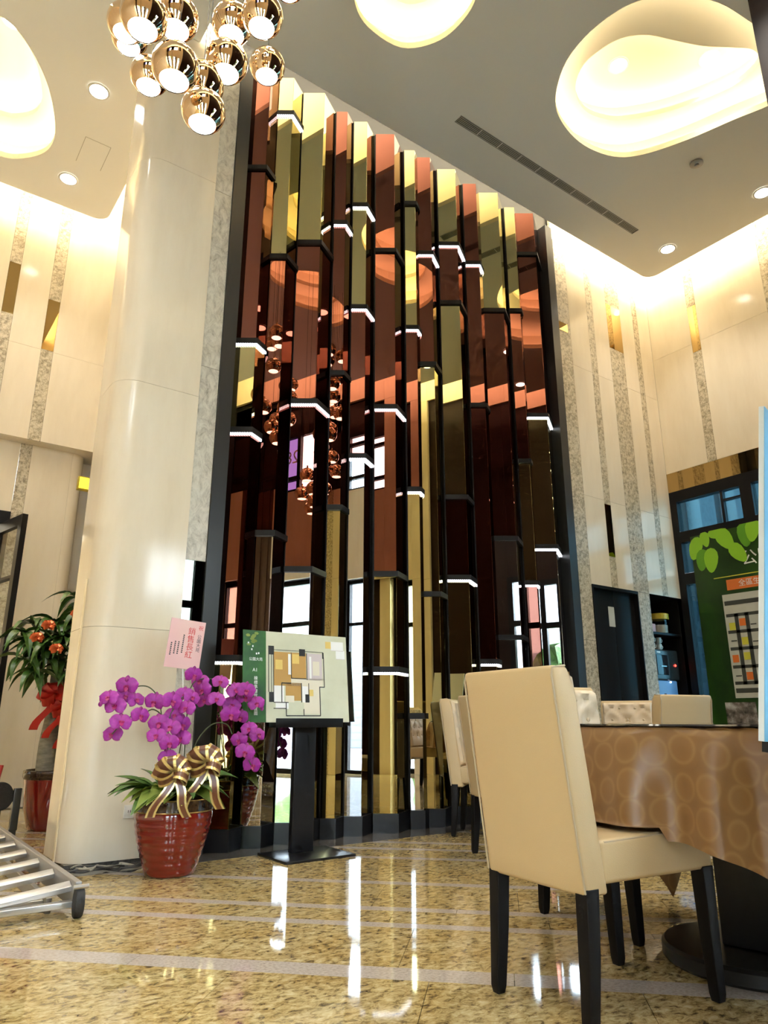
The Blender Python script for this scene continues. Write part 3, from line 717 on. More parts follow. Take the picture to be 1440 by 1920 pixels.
for p in pos:
    g=obj('globe',gm,ch,loc=(p[0]-.75,p[1]-2.5,p[2]-CEIL)); obj('lamp_disc',dm,g)
    MB().tube([(0,0,rG-.002),(0,0,rG+.03)],.010,8).build('cap','globe_copper',g)
    MB().tube([(0,0,rG+.02),(0,0,Z2-.04-p[2])],.0016,5).build('cord','cord_dark',g)
# dark pillar near the right edge
wc=struct('wall_pillar','dark polished wood pillar at the top right edge')
box('pillar_face',wc,'dark_wood',4.215,1.02,0,4.72,1.52,CEIL+.5)

# ================================================================== CHAIRS
def tuft_back(w,zb,zt,fx):
    """quilted front sheet; fx(z)=x of the flat front. returns MB and button spots"""
    nx,nz=26,30; b=MB(); vs=[]; btn=[]
    rows_=4; H=zt-zb
    for r in range(rows_):
        z=zb+H*(.30+.20*r); cols=[-.5,0,.5] if r%2==0 else [-.25,.25]
        for cc in cols: btn.append((cc*w*.62,z))
    sx,sz=w*.31,H*.20
    for j in range(nz+1):
        for i in range(nx+1):
            y=-w/2+w*i/nx; z=zb+H*j/nz
            dmin=min(math.hypot((y-q[0])/1.0,(z-q[1])/1.0) for q in btn)
            p=0.020*(1-math.exp(-(dmin/.045)**2))
            # diagonal creases between buttons
            u=(y/(sx/1.0)+ (z-(zb+H*.30))/sz)*.5; v=(y/(sx/1.0)-(z-(zb+H*.30))/sz)*.5
            if z>zb+H*.24:
                for q in (u,v):
                    fr=abs(q-round(q)); p-=.010*math.exp(-(fr/.05)**2)
            e=min(i,nx-i,j,nz-j)
            if e==0: p=-.004
            vs.append((fx(z)+p,y,z))
    fs=[(j*(nx+1)+i,j*(nx+1)+i+1,(j+1)*(nx+1)+i+1,(j+1)*(nx+1)+i) for j in range(nz) for i in range(nx)]
    b.add(vs,fs); return b,btn
def make_chair(name,label,loc,rz):
    t=thing(name,label,'chair',loc,rz,'upholstered parsons chairs round the tables')
    w=.415
    # back: slightly raked slab, local +x is forward
    rx=lambda z:-.262-(z-.325)*.125
    nz=10; b=MB(); vs=[]; fs=[]
    prof=[]
    for k in range(nz+1):
        z=.325+.605*k/nz; prof.append((rx(z),z))
    th=.085
    pts=[(x,z) for x,z in prof]+[(x+th-.02*(z>.9),z) for x,z in prof[::-1]]
    n=len(pts)
    vs=[(x,-w/2,z) for x,z in pts]+[(x,w/2,z) for x,z in pts]
    fs=[tuple(range(n)),tuple(range(2*n-1,n-1,-1))]+[(i,n+i,n+(i+1)%n,(i+1)%n) for i in range(n)]
    bo=MB().add(vs,fs).build('backrest','leather',t,bevel=.012)
    # piping along the rear edges
    for s in (-1,1):
        MB().tube([(rx(z)-.001,s*(w/2-.002),z) for z in (.335,.45,.6,.75,.90)]+[(rx(.93)+.008,s*(w/2-.004),.924),(rx(.93)+.06,s*(w/2-.006),.931)],.0032,6).build('piping','piping',bo)
    fb,btn=tuft_back(w-.03,.47,.915,lambda z:rx(z)+th+.002)
    qo=fb.build('quilted_front','leather_pale',bo,smooth=True)
    for (y,z) in btn: MB().lathe([(.010,0),(.009,.004),(.002,.006)],seg=10).build('button','button',qo)
    for o_,(y,z) in zip([c for c in qo.children],btn): o_.location=(rx(z)+th+.0035,y,z); o_.rotation_euler=(0,R(90),0)
    # seat
    so=MB().add([(-.20,-w/2,.35),(.265,-w/2,.35),(.265,w/2,.35),(-.20,w/2,.35),(-.20,-w/2,.462),(.265,-w/2,.472),(.265,w/2,.472),(-.20,w/2,.462)],
        [(0,3,2,1),(4,5,6,7),(0,1,5,4),(1,2,6,5),(2,3,7,6),(3,0,4,7)]).build('seat','leather',t,bevel=.014)
    MB().tube([(-.18,-w/2+.004,.456),(.25,-w/2+.004,.464),(.258,-w/2+.012,.464),(.258,w/2-.012,.464),(.25,w/2-.004,.464),(-.18,w/2-.004,.456)],.003,6).build('piping','piping',so)
    for sx,sy in ((-1,-1),(-1,1),(1,-1),(1,1)):
        b=MB(); y=sy*.186
        if sx>0: st=[(.238,.36,.024),(.24,.2,.021),(.246,.02,.017),(.246,0,.014)]
        else: st=[(-.238,.345,.023),(-.246,.18,.021),(-.258,.02,.017),(-.258,0,.013)]
        vs=[];fs=[]
        for x,z,h in st: vs+=[(x-h,y-h,z),(x+h,y-h,z),(x+h,y+h,z),(x-h,y+h,z)]
        for j in range(len(st)-1):
            for k in range(4): fs.append((j*4+(k+1)%4,j*4+k,(j+1)*4+k,(j+1)*4+(k+1)%4))
        fs+=[(0,1,2,3),tuple(range(len(vs)-1,len(vs)-5,-1))]
        b.add(vs,fs).build('leg','leg_black',t,bevel=.003)
    return t
c1=make_chair('dining_chair','tan upholstered dining chair in the foreground, seen from behind',(1.946,1.553,0),R(-6))
def chair(label,loc,rz):
    c=copy_tree(c1); c.location=(*loc,0); c.rotation_euler=(0,0,R(rz)); c['label']=label; return c
chair('tufted tan chair at the clothed round table, just right of the foreground chair back',(2.66,2.02),-97)
chair('tan dining chair seen from behind, partly hidden left of the foreground chair',(3.44,3.26),-14)
chair('tufted dining chair nearest the mirror columns, turned to the right',(3.86,3.97),-52)
chair('tufted tan chair facing the viewer below the black double door',(4.86,3.52),-150)
chair('dining chair with its pale back turned to the viewer, below the water dispenser',(4.27,2.90),77)

# ================================================================== TABLES
SEATS=[(1.946,1.553,R(-6)),(2.66,2.02,R(-97))]
def table(loc,rad,cloth_half,label_t,label_c,rot,zt=.755,base=True,clothlabel=None):
    t=thing('round_table',label_t,'table',(*loc,0),rot,'round pedestal tables')
    MB().lathe([(rad-.01,zt-.03),(rad,zt-.025),(rad,zt-.005),(rad-.01,zt)],seg=64).build('table_top','dark_wood',t,smooth=True)
    bR=min(.31,rad*.62)
    MB().lathe([(bR-.01,0),(bR,.01),(bR,.045),(bR-.01,.055)],seg=56).build('base_plate','plinth_black',t,smooth=True)
    MB().box(-.09,-.09,.055,.09,.09,zt-.03).build('pedestal','plinth_black',t,bevel=.006)
    # square cloth draped over the round top
    N=84; hs=cloth_half; vs=[];fs=[];uv=[]
    for j in range(N+1):
        for i in range(N+1):
            x=-hs+2*hs*i/N; y=-hs+2*hs*j/N; r=math.hypot(x,y); a=math.atan2(y,x)
            if r<=rad: p=(x,y,zt+.004)
            else:
                dr=r-rad
                fold=.45*math.sin(a*21+.6)+.55*math.sin(a*13+1.3)+.4*math.sin(a*5)
                out=rad+.006+min(dr,.05)*.25+dr*.10+fold*.042*min(1,dr/.20)
                z=zt+.004-max(0,dr-.012)*.985
                wx_,wy_=out*math.cos(a),out*math.sin(a)
                gx=loc[0]+wx_*math.cos(rot)-wy_*math.sin(rot); gy=loc[1]+wx_*math.sin(rot)+wy_*math.cos(rot)
                z=max(z,.03)
                for (px,py,pr_) in SEATS:      # the cloth rests on a chair seat pushed under it
                    lx=(gx-px)*math.cos(pr_)+(gy-py)*math.sin(pr_); ly=-(gx-px)*math.sin(pr_)+(gy-py)*math.cos(pr_)
                    if -.16<lx<.28 and abs(ly)<.235: z=max(z,.482)
                ga=math.degrees(math.atan2(gy-loc[1],gx-loc[0]))
                if rad>.5 and 108<ga<186: z=max(z,.47)
                p=(wx_,wy_,z)
            vs.append(p); uv.append((x,y))
    fs=[(j*(N+1)+i,j*(N+1)+i+1,(j+1)*(N+1)+i+1,(j+1)*(N+1)+i) for j in range(N) for i in range(N)]
    me=MB().add(vs,fs).mesh('tablecloth','cloth_gold'); me.polygons.foreach_set('use_smooth',[True]*len(fs))
    ul=me.uv_layers.new(name='UVMap')
    for lp in me.loops: ul.data[lp.index].uv=uv[lp.vertex_index]
    c=obj('tablecloth',me,loc=(*loc,0)); c.rotation_euler=(0,0,rot); tag(c,label_c,'tablecloth',group='draped gold tablecloths')
    g=MB().lathe([(rad+.012,zt+.0055),(rad+.015,zt+.008),(rad+.012,zt+.0125)],seg=72).build('glass_top','glass_top',None,smooth=True)
    g.location=(*loc,0); tag(g,'thin dark glass disc on the '+clothlabel,'glass top')
    return t
table((2.61,1.44),.64,.97,'round pedestal table in the right foreground on a black disc base','shiny gold patterned cloth hanging in folds over the foreground table',R(11),clothlabel='foreground clothed table')
table((4.34,3.66),.30,.40,'small round pedestal table behind the foreground table','gold cloth over the rear table, behind the foreground chairs',R(30),zt=.74,clothlabel='rear clothed table')

# ================================================================== EASEL WITH FLOOR PLAN
ez=thing('display_stand','black sign stand with flat square foot and wide post','stand',(2.36,4.05,0))
MB().box(-.235,-.20,0,.235,.165,.014).build('foot_plate','plinth_black',ez,bevel=.002)
MB().box(-.075,.03,.014,.075,.075,.80).build('post','plinth_black',ez,bevel=.003)
MB().box(-.255,-.045,.735,.225,.045,.765).build('ledge','black_metal',ez,bevel=.002)
MB().box(-.255,-.052,.735,.225,-.044,.79).build('ledge_lip','black_metal',ez,bevel=.001)
bd=thing('floor_plan_board','display board with a coloured apartment floor plan and green left strip','board',(2.275,4.035,.766)); bd.rotation_euler=(R(-6),0,0)
BW,BH=.755,.555
x0=-BW/2
MB().box(x0,-.004,0,x0+.155,.004,BH).build('green_strip','board_green',bd)
MB().box(x0+.155,-.004,0,x0+BW,.004,BH).build('cream_field','board_cream',bd)
def pr(nm,u0,v0,u1,v1,mt,lay=1):
    """flat print; u,v in cm from the lower left corner of the board"""
    e=-.004-.0006*lay
    MB().add([(x0+u0/100,e,v0/100),(x0+u1/100,e,v0/100),(x0+u1/100,e,v1/100),(x0+u0/100,e,v1/100)],[(0,1,2,3)]).build(nm,mt,bd)
# plan rooms
for r_ in ((21,30,33,43,'plan_wood'),(21,22,33,30,'plan_wood'),(33.5,27,44,43,'plan_wood'),(45,26,56,43,'plan_lilac'),(29,13,40,24,'plan_wood'),(21,12,28,22,'plan_white'),(33,22,56,27,'plan_pale'),(45,12,54,22,'plan_pale'),(41,12,45,22,'plan_white'),(22,8,31,12,'plan_white'),(31,4.5,42,12,'board_cream'),(42,5,54,12,'plan_pale')):
    pr('room',*r_)
for r_ in ((22,32,27,38,'plan_bed'),(34,36,39,42,'plan_bed'),(29,12,35,16,'plan_pale'),(46,16,49,20,'plan_bed'),(46.5,27,48,41,'plan_white'),(49,29,54,38,'plan_pale'),(31,29,33,42,'plan_white')):
    pr('furniture',*r_,lay=2)
for r_ in ((17,41,21,46.5),(39,41,43.5,45.5),(56.3,40,57.5,44),(17.5,12,20.5,18),(43,12,46,17)): pr('pillar',*r_,'plan_wall',3)
for r_ in ((20.4,12,20.9,41),(33,27,33.5,43),(44.3,26,44.8,43),(33,26.5,44,27),(57,22,57.6,41),(53.5,21.5,57.6,22.1),(53.5,4,54.1,22),(29,4,29.6,12),(29,3.6,54,4.2),(26,12,26.6,24),(26,23.4,33,24),(40,12,40.6,24),(45.4,16,45.9,24),(21,44,57,44.3),(41.5,4,42.1,8),(20.5,8,29,8.5),(20.6,11.6,31,12.1),(17,18,17.5,41),(19,18,19.4,41)): pr('plan_line',*r_,'plan_wall',3)
pr('key_plan_flat',59,47,63.3,51.5,'plan_bed'); pr('key_plan',63.3,46,73,51.8,'plan_white'); pr('key_plan',67,40.5,74,46,'plan_white'); pr('key_plan_edge',63.3,45.7,73,46,'plan_lilac',2); pr('key_plan_edge',67,40.2,74,40.5,'plan_lilac',2)
for k in range(9):
    u=1+random.uniform(0,8); v=46+random.uniform(0,8)
    q=[(x0+(u+1.6*math.cos(a))/100,-.0052,(v+1.0*math.sin(a))/100) for a in (0,1.2,2.2,3.14,4.2,5.3)]
    MB().add(q,[tuple(range(6))]).build('leaf_print','leaf_light',bd)
for u,v in ((3,47),(6,45),(5.3,43),(8.5,40.5),(10,40.8)): pr('petal_mark',u,v,u+.9,v+1.1,'print_white',2)
text_mesh('公園大苑',.023,'board_title','print_white',bd,(x0+.085,-.0058,.375),(R(90),0,0),extr=.0002)
text_mesh('A1',.03,'board_text','print_white',bd,(x0+.08,-.0058,.31),(R(90),0,0),extr=.0002)
text_mesh('棟標準層傢俱配置圖',.026,'board_text','print_white',bd,(x0+.085,-.0058,.155),(R(90),0,0),extr=.0002,vertical=True)

# ================================================================== ORCHID POT
op=thing('potted_orchid','purple moth orchids with gold bows in a ribbed red glazed pot','potted plant',(1.51,4.0,0))
pp=[(.115,0),(.125,.006)]
for k in range(0,36):
    z=.008+k*.0085; t=z/.31
    r=.122+.082*math.sin(min(1,t)*1.35)/math.sin(1.35)
    rib=.004*abs(math.sin(math.pi*z/.038))
    pp.append((r+rib,z))
MB().lathe(pp+[(.20,.314),(.19,.318)],seg=48).build('pot','terracotta_red',op,smooth=True)
MB().lathe([(.198,.312),(.204,.318),(.203,.34),(.206,.372),(.200,.378),(.188,.372),(.185,.33)],seg=48,cap0=False,cap1=False).build('rim','pot_rim',op,smooth=True)
for z in (.317,.376): MB().lathe([(.2045,z-.003),(.2075,z),(.2045,z+.003)],seg=48,cap0=False,cap1=False).build('rim_line','gold_line',op,smooth=True)
MB().lathe([(.186,.345),(.10,.362),(.004,.368)],seg=32,cap0=False).build('soil','soil',op)
def rel(p): return (p[0]-1.51,p[1]-4.0,p[2])
stemL=[(1.462,3.95,.457),(1.401,3.95,.676),(1.374,3.95,.834),(1.347,3.95,.906),(1.301,3.95,.949),(1.251,3.95,.956),(1.212,3.95,.939),(1.177,3.95,.903),(1.142,3.95,.879),(1.089,3.93,.894)]
stemL2=[(1.462,3.95,.457),(1.402,3.95,.755),(1.337,3.95,.834),(1.267,3.93,.806),(1.21,3.92,.798),(1.169,3.91,.771),(1.128,3.95,.71)]
stemM=[(1.469,3.93,.40),(1.485,3.9,.676),(1.51,3.88,.899),(1.483,3.88,.915),(1.42,3.88,.842),(1.394,3.88,.755),(1.406,3.86,.662),(1.409,3.85,.589)]
stemR=[(1.53,3.95,.40),(1.523,3.95,.754),(1.533,3.95,.951),(1.592,3.95,1.003),(1.703,3.95,.998),(1.806,3.95,.954),(1.867,3.95,.899),(1.898,3.95,.787),(1.876,3.96,.669),(1.9,3.95,.584),(1.937,3.97,.529)]
stemR2=[(1.549,4.0,.40),(1.589,4.0,.607),(1.644,4.0,.712),(1.713,4.0,.762),(1.789,4.0,.753),(1.821,4.0,.702)]
for s_ in (stemL,stemL2,stemM,stemR,stemR2):
    a=[s_[0][:2]+(.36,)]+list(s_)
    MB().tube([rel(p) for p in cat_rom(a,5,False)],.0034,6).build('stem','stem_green',op,smooth=True)
FL=[(1.077,3.904,.892),(1.172,3.934,.903),(1.119,3.917,.851),(1.234,3.94,.884),(1.332,3.943,.874),(1.247,3.887,.802),(1.148,3.881,.771),(1.132,3.964,.71),(1.165,3.906,.952)]
FM=[(1.385,3.813,.876),(1.478,3.89,.911),(1.472,3.837,.842),(1.421,3.874,.806),(1.396,3.838,.744),(1.328,3.854,.702),(1.383,3.805,.664),(1.457,3.853,.685),(1.343,3.877,.763),(1.395,3.842,.591),(1.468,3.864,.755),(1.51,3.857,.899)]
FR=[(1.522,3.886,1.019),(1.586,3.956,.991),(1.597,3.939,.944),(1.691,3.91,.989),(1.663,3.883,.894),(1.626,3.967,.887),(1.796,3.927,.948),(1.867,3.952,.907),(1.796,3.968,.864),(1.943,3.951,.874),(1.855,3.972,.796),(1.887,3.919,.732),(1.847,3.96,.669),(1.873,3.924,.603),(1.949,3.974,.528),(1.971,3.968,.697),(1.755,3.89,.808),(1.847,3.894,.944)]
def petal(mb,ang,ln,wd,cup,mi,y0=0):
    n=7; c,s=math.cos(ang),math.sin(ang); vs=[];fs=[]
    for i in range(n+1):
        t=i/n; w=wd*math.sin(math.pi*min(1,.12+t*.86))**.75*(1 if t<1 else .1)
        for j in (-1,-.5,0,.5,1):
            u=ln*t; v=w*j*.5
            d=-cup*(t*t)-.10*wd*abs(j)**2+y0
            vs.append((u*c-v*s,d*-1,u*s+v*c))
    for i in range(n):
        for j in range(4): fs.append((i*5+j,i*5+j+1,(i+1)*5+j+1,(i+1)*5+j))
    mb.add(vs,fs,mi)
def flower_mesh(name,mt):
    b=MB()
    for a in (90,215,325): petal(b,R(a),.046,.032,.006,1,-.004)
    for a in (12,168): petal(b,R(a),.050,.066,.004,0,.0)
    me=b.mesh(name,[mt,'petal_dark'],smooth=True); return me
fm1=flower_mesh('orchid_flower','petal'); 
lb=MB(); petal(lb,R(270),.024,.018,-.014,0,.006); petal(lb,R(200),.013,.012,-.010,0,.004); petal(lb,R(340),.013,.012,-.010,0,.004); lb.lathe([(.004,-.004),(.005,0),(.003,.004)],(0,-.006,0),8)
lm=lb.mesh('lip','lip',smooth=True)
random.seed(4)
for grp in (FL,FM,FR):
    for p in grp:
        f=obj('orchid_flower',fm1,op,loc=rel(p)); s_=random.uniform(1.0,1.22); f.scale=(s_,s_,s_)
        f.rotation_euler=(R(random.uniform(-22,12)),R(random.uniform(-14,14)),R(random.uniform(-45,15)))
        obj('lip',lm,f)
for p in ((1.045,3.92,.858),(1.99,3.97,.845),(1.165,3.91,.985)):
    MB().lathe([(.003,-.013),(.010,-.006),(.011,.003),(.005,.012),(.001,.015)],rel(p),12).build('bud','petal_dark',op,smooth=True)
def leaf_blade(ln,wd,droop,n=9):
    b=MB(); vs=[];fs=[]
    for i in range(n+1):
        t=i/n; w=wd*(math.sin(math.pi*(.08+.92*t)**.8)+.04); x=ln*t; z=ln*(.55*t-droop*t*t)
        for j in (-1,0,1): vs.append((x,w*.5*j,z+.25*w*abs(j)))
    for i in range(n):
        for j in range(2): fs.append((i*3+j,(i+1)*3+j,(i+1)*3+j+1,i*3+j+1))
    return b.add(vs,fs)
lfA=leaf_blade(.21,.105,.70).mesh('leaf','leaf',smooth=True); lfB=leaf_blade(.18,.105,.95).mesh('leaf','leaf_light',smooth=True); lfC=leaf_blade(.25,.070,.35).mesh('leaf','leaf',smooth=True)
random.seed(9)
for k,(az,me,sc,dx) in enumerate([(200,lfB,1.0,0),(225,lfB,.95,0),(180,lfA,1.1,0),(160,lfC,1.0,0),(190,lfC,1.05,0),(250,lfA,.9,0),(300,lfB,.95,.03),(330,lfA,1,.03),(5,lfB,1.1,.05),(20,lfC,.9,.05),(345,lfC,.8,.04),(120,lfA,1,0),(60,lfA,1,0),(275,lfA,.95,.0),(170,lfA,1.2,0),(210,lfA,1.1,0),(240,lfB,.85,.02),(315,lfA,.9,.04),(150,lfA,1.25,0),(195,lfB,1.2,0),(215,lfB,1.15,0),(265,lfB,1.0,0),(290,lfA,1.05,.02),(350,lfA,1.2,.05),(110,lfC,1,0),(80,lfC,1.1,0),(40,lfC,1,.03)]):
    f=obj('leaf',me,op,loc=(.07*math.cos(R(az))+dx-.02,.07*math.sin(R(az)),.355+random.uniform(0,.05))); f.rotation_euler=(R(random.uniform(-15,15)),R(random.uniform(-25,5)),R(az)); f.scale=(sc,sc,sc)
def bow(parent,loc,sc,mat_a,mat_b,name='bow',tails=True):
    """ribbon bow of loops; edges carry a second colour"""
    e=thing(name,'','x'); del e['label']; del e['category']; e.parent=parent; e.location=loc; e.scale=(sc,sc,sc)
    for k,(ang,ln) in enumerate([(20,.085),(55,.08),(100,.07),(140,.08),(170,.085),(-25,.07),(205,.07)]):
        b=MB(); n=12; vs=[];fs=[];mi=[]
        c,s=math.cos(R(ang)),math.sin(R(ang))
        for i in range(n+1):
            t=i/n*2*math.pi; u=ln*.5*(1-math.cos(t)); h=ln*.30*math.sin(t)
            for j in (-1,-.5,.5,1):
                wv=.024*j; ph=R(58)
                tg=h*math.cos(ph)+wv*math.sin(ph); dy=wv*math.cos(ph)-h*math.sin(ph)
                vs.append((u*c-tg*s,dy-.012*k*.4,u*s+tg*c))
        for i in range(n):
            for j in range(3): fs.append((i*4+j,(i+1)*4+j,(i+1)*4+j+1,i*4+j+1)); mi.append(0 if j==1 else 1)
        b.add(vs,fs); b.m=mi
        b.build('loop',[mat_a,mat_b],e,smooth=True)
    if tails:
        for dx,ln in ((.05,.17),(-.06,.16)):
            b=MB(); vs=[];fs=[];mi=[]
            for i in range(9):
                t=i/8; x=dx*t*1.4+.012*math.sin(t*6); z=-ln*t
                for j in (-1,-.55,.55,1): vs.append((x+.020*j,-.012-.03*math.sin(t*2.2),z))
            for i in range(8):
                for j in range(3): fs.append((i*4+j,i*4+j+1,(i+1)*4+j+1,(i+1)*4+j)); mi.append(0 if j==1 else 1)
            b.add(vs,fs); b.m=mi; b.build('tail',[mat_a,mat_b],e,smooth=True)
    MB().lathe([(.002,-.014),(.013,-.008),(.015,0),(.013,.008),(.002,.014)],seg=12).build('knot',mat_a,e,smooth=True)
    return e
flat('bow_brown',(.13,.045,.018),.28); flat('bow_gold',(.70,.52,.20),.22,metal=.5)
bow(op,(1.405-1.51,3.80-4.0,.515),1.25,'bow_brown','bow_gold'); bow(op,(1.592-1.51,3.84-4.0,.555),1.35,'bow_brown','bow_gold')
# greeting card on a stick
MB().tube([(.06,.03,.36),(.05,.10,.8),(.035,.135,1.10)],.004,6).build('card_stick','white_plastic',op)
cd=MB().box(-.105,-.0015,0,.105,.0015,.285).build('greeting_card','card_pink',op); cd.location=(1.533-1.51,4.12-4.0,1.068); cd.rotation_euler=(0,R(5),R(-3))
for nm,tx,sz,mt,x,z in (('card_text','祝',.030,'ink_red',.080,.245),('card_text','公園大苑',.026,'ink_black',.078,.155),('card_text','銷售長紅',.046,'ink_red',.028,.150)):
    text_mesh(tx,sz,nm,mt,cd,(x,-.0022,z),(R(90),0,0),extr=.0002,vertical=len(tx)>1)
for x,z0,z1 in ((-.015,.09,.20),(-.040,.08,.15),(-.060,.08,.15),(-.082,.07,.14)):
    k=0; z=z0
    while z<z1: MB().box(x-.004,-.0024,z,x+.004,-.0018,z+.007).build('card_mark','ink_black',cd); z+=.011

# ================================================================== MONEY TREE IN THE ALCOVE
mt_=thing('potted_tree','leafy money tree with red ribbons in a dark red glazed pot, behind the pier','potted plant',(1.35,6.12,0))
MB().lathe([(.13,0),(.15,.02),(.185,.14),(.20,.27),(.205,.33),(.21,.37)],seg=40,cap1=False).build('pot','terracotta_red',mt_,smooth=True)
MB().lathe([(.208,.355),(.218,.37),(.217,.415),(.20,.42),(.195,.38)],seg=40,cap0=False,cap1=False).build('rim','pot_rim',mt_,smooth=True)
MB().lathe([(.197,.385),(.004,.40)],seg=28,cap0=False).build('soil','soil',mt_)
for pts,r0,r1 in (([(-.08,-.06,.38),(-.085,-.05,.6),(-.07,-.05,.85),(-.075,-.04,1.12),(-.06,-.03,1.25)],.072,.040),([(.07,-.03,.38),(.10,-.02,.6),(.115,-.02,.9),(.12,0,1.15),(.14,0,1.35)],.070,.036),([(.0,.09,.38),(.02,.1,.7),(.03,.09,1.15)],.06,.035)):
    b=MB().tube(cat_rom(pts,4,False),r0,12,r1=r1); b.build('trunk','trunk_bark',mt_,smooth=True)
tl=leaf_blade(.21,.062,.9,7).mesh('leaf','tree_leaf',smooth=True)
random.seed(21)
hubs=[(-.10,-.05,1.22),(-.22,-.10,1.32),(-.30,-.08,1.36),(-.12,-.15,1.40),(.02,-.1,1.48),(.10,0,1.55),(.16,-.08,1.62),(.0,.08,1.42),(-.18,.05,1.25),(.05,-.14,1.30),(.2,0,1.42),(-.05,-.12,1.12),(.12,-.1,1.18),(.12,-.05,1.78),(.05,.02,1.68),(.15,.05,1.7),(-.34,-.12,1.22),(-.26,-.18,1.12),(-.18,-.2,1.32),(-.36,-.1,1.42),(-.30,.0,1.50),(-.15,-.05,1.52),(-.05,-.18,1.36),(.0,-.2,1.58),(-.02,-.1,1.72),(-.2,-.15,1.22),(.08,-.2,1.12)]
for h in hubs:
    base=(-.06,-.03,1.2) if h[0]<0 else (.13,0,1.3)
    MB().tube([base,tuple((base[i]+h[i])/2+(.03 if i==2 else 0) for i in range(3)),h],.007,6).build('branch','stem_green',mt_)
    n=random.randint(6,8); a0=random.uniform(0,360)
    for k in range(n):
        f=obj('leaf',tl,mt_,loc=h); f.rotation_euler=(R(random.uniform(-12,12)),R(random.uniform(-12,38)),R(a0+k*360/n)); s_=random.uniform(.95,1.25) if h[0]<.05 else random.uniform(.7,.9); f.scale=(s_,s_,s_)
for h in ((-.22,-.2,1.45),(-.15,-.22,1.28),(-.03,-.2,1.55),(.02,-.22,1.42),(-.28,-.16,1.36),(.05,-.2,1.68),(.0,-.22,1.2),(.12,-.18,1.82)):
    bow(mt_,(h[0]-.03,h[1]-.17,h[2]),.60,'copper_foil','copper_foil','ribbon_rosette',tails=False)
bow(mt_,(-.10,-.15,.95),1.5,'red_ribbon','red_ribbon','red_bow'); bow(mt_,(-.03,-.16,.86),1.3,'red_ribbon','red_ribbon','red_bow'); bow(mt_,(.07,-.14,.80),1.4,'red_ribbon','red_ribbon','red_bow')

# ================================================================== LADDER
ld=thing('step_ladder','aluminium folding ladder lying on the floor at the left edge','ladder',(.62,4.3,0))
def lad(nm,x0,y0,z0,x1,y1,z1,mt,bv=0):
    return box(nm,ld,mt,x0-.62,y0-4.3,z0,x1-.62,y1-4.3,z1,bevel=bv)
lad('rail',.885,3.40,.030,.912,5.6,.132,'aluminium_dark',.004)
lad('rail',.20,3.40,.0,.227,5.6,.062,'aluminium_dark',.004)
lad('support_rail',.805,3.52,.0,.828,5.6,.06,'aluminium_dark',.003)
lad('support_rail',.29,3.52,.0,.313,5.6,.06,'aluminium_dark',.003)
for y in (3.47,3.79,4.11,4.43,4.75,5.07,5.39):
    o=MB().box(-.331,-.022,-.012,.331,.022,.012).build('rung','aluminium',ld,bevel=.003); o.location=(.556-.62,y-4.3,.066); o.rotation_euler=(R(22),R(-7),0)
for y in (3.36+.22,):
    o=MB().box(-.245,-.018,-.012,.245,.018,.012).build('support_rung','aluminium',ld,bevel=.003); o.location=(.559-.62,y-4.3,.035)
lad('end_bar',.227,3.41,.034,.885,3.45,.058,'aluminium',.003)
for x in (.8985,.2135):
    f=MB().lathe([(.02,-.017),(.054,-.017),(.058,-.012),(.058,.012),(.054,.017),(.02,.017)],seg=22).build('rubber_foot','rubber',ld,smooth=True); f.location=(x-.62,3.375-4.3,.058); f.rotation_euler=(0,R(90),0); f.scale=(1,.62,1)
    MB().tube([(-.03,0,0),(.03,0,0)],.009,8).build('bolt','steel',f); 
    for c_ in f.children: c_.location=(-.062,-.03,0); c_.rotation_euler=(0,R(90),0)
# ladder end fittings further back
tr=thing('hand_truck','dark wheeled tool partly cut by the left edge behind the ladder','trolley',(1.02,5.95,0))
MB().lathe([(.03,-.03),(.085,-.03),(.095,-.02),(.095,.02),(.085,.03),(.03,.03)],seg=28).build('wheel','rubber',tr,smooth=True)
tr.children[0].location=(-.055,0,.26); tr.children[0].rotation_euler=(R(80),0,R(20))
MB().box(.035,-.02,.03,.085,.03,.31).build('bracket','machine_black',tr,bevel=.004)
MB().tube([(-.05,0,.22),(-.055,0,.10),(-.09,0,0.004)],.022,8).build('support','machine_black',tr,smooth=True)
MB().tube([(-.085,.02,.32),(-.066,.02,.47)],.016,8).build('grip','red_ribbon',tr)
MB().box(-.12,-.015,.0,.08,.02,.03).build('axle','machine_black',tr)
# cables at the pier foot
cb=thing('cable_bundle','tangle of grey cables on the floor at the pier foot','cable',(1.25,4.2,0))
random.seed(8)
for k in range(5):
    pts=[]; x=-.17+random.uniform(-.02,.04)
    while x<.24:
        pts.append((x,.10-.33*(x+.15)+random.uniform(-.05,.05),.008+random.uniform(0,.018)+.004*k)); x+=random.uniform(.03,.06)
    MB().tube(cat_rom(pts,4,False),.0055,6).build('cable','cable_grey' if k%2 else 'cable_dark',cb,smooth=True)
MB().tube(cat_rom([(-.16,.10,.01),(-.24,.02,.012),(-.30,-.08,.02),(-.27,-.16,.012),(-.22,-.10,.01)],5,False),.004,6).build('cable','cable_dark',cb,smooth=True)
# outlet
ot=thing('wall_outlet','white double power outlet low on the pier beside the orchid pot','outlet',(1.432,YP-.001,.238))
MB().box(-.058,-.008,0,.058,0,.072).build('cover_plate','white_plastic',ot,bevel=.002)
for x in (-.028,.028):
    for dx in (-.006,.006): MB().box(x+dx-.0015,-.0092,.03,x+dx+.0015,-.0078,.044).build('slot','dark_hole',ot)
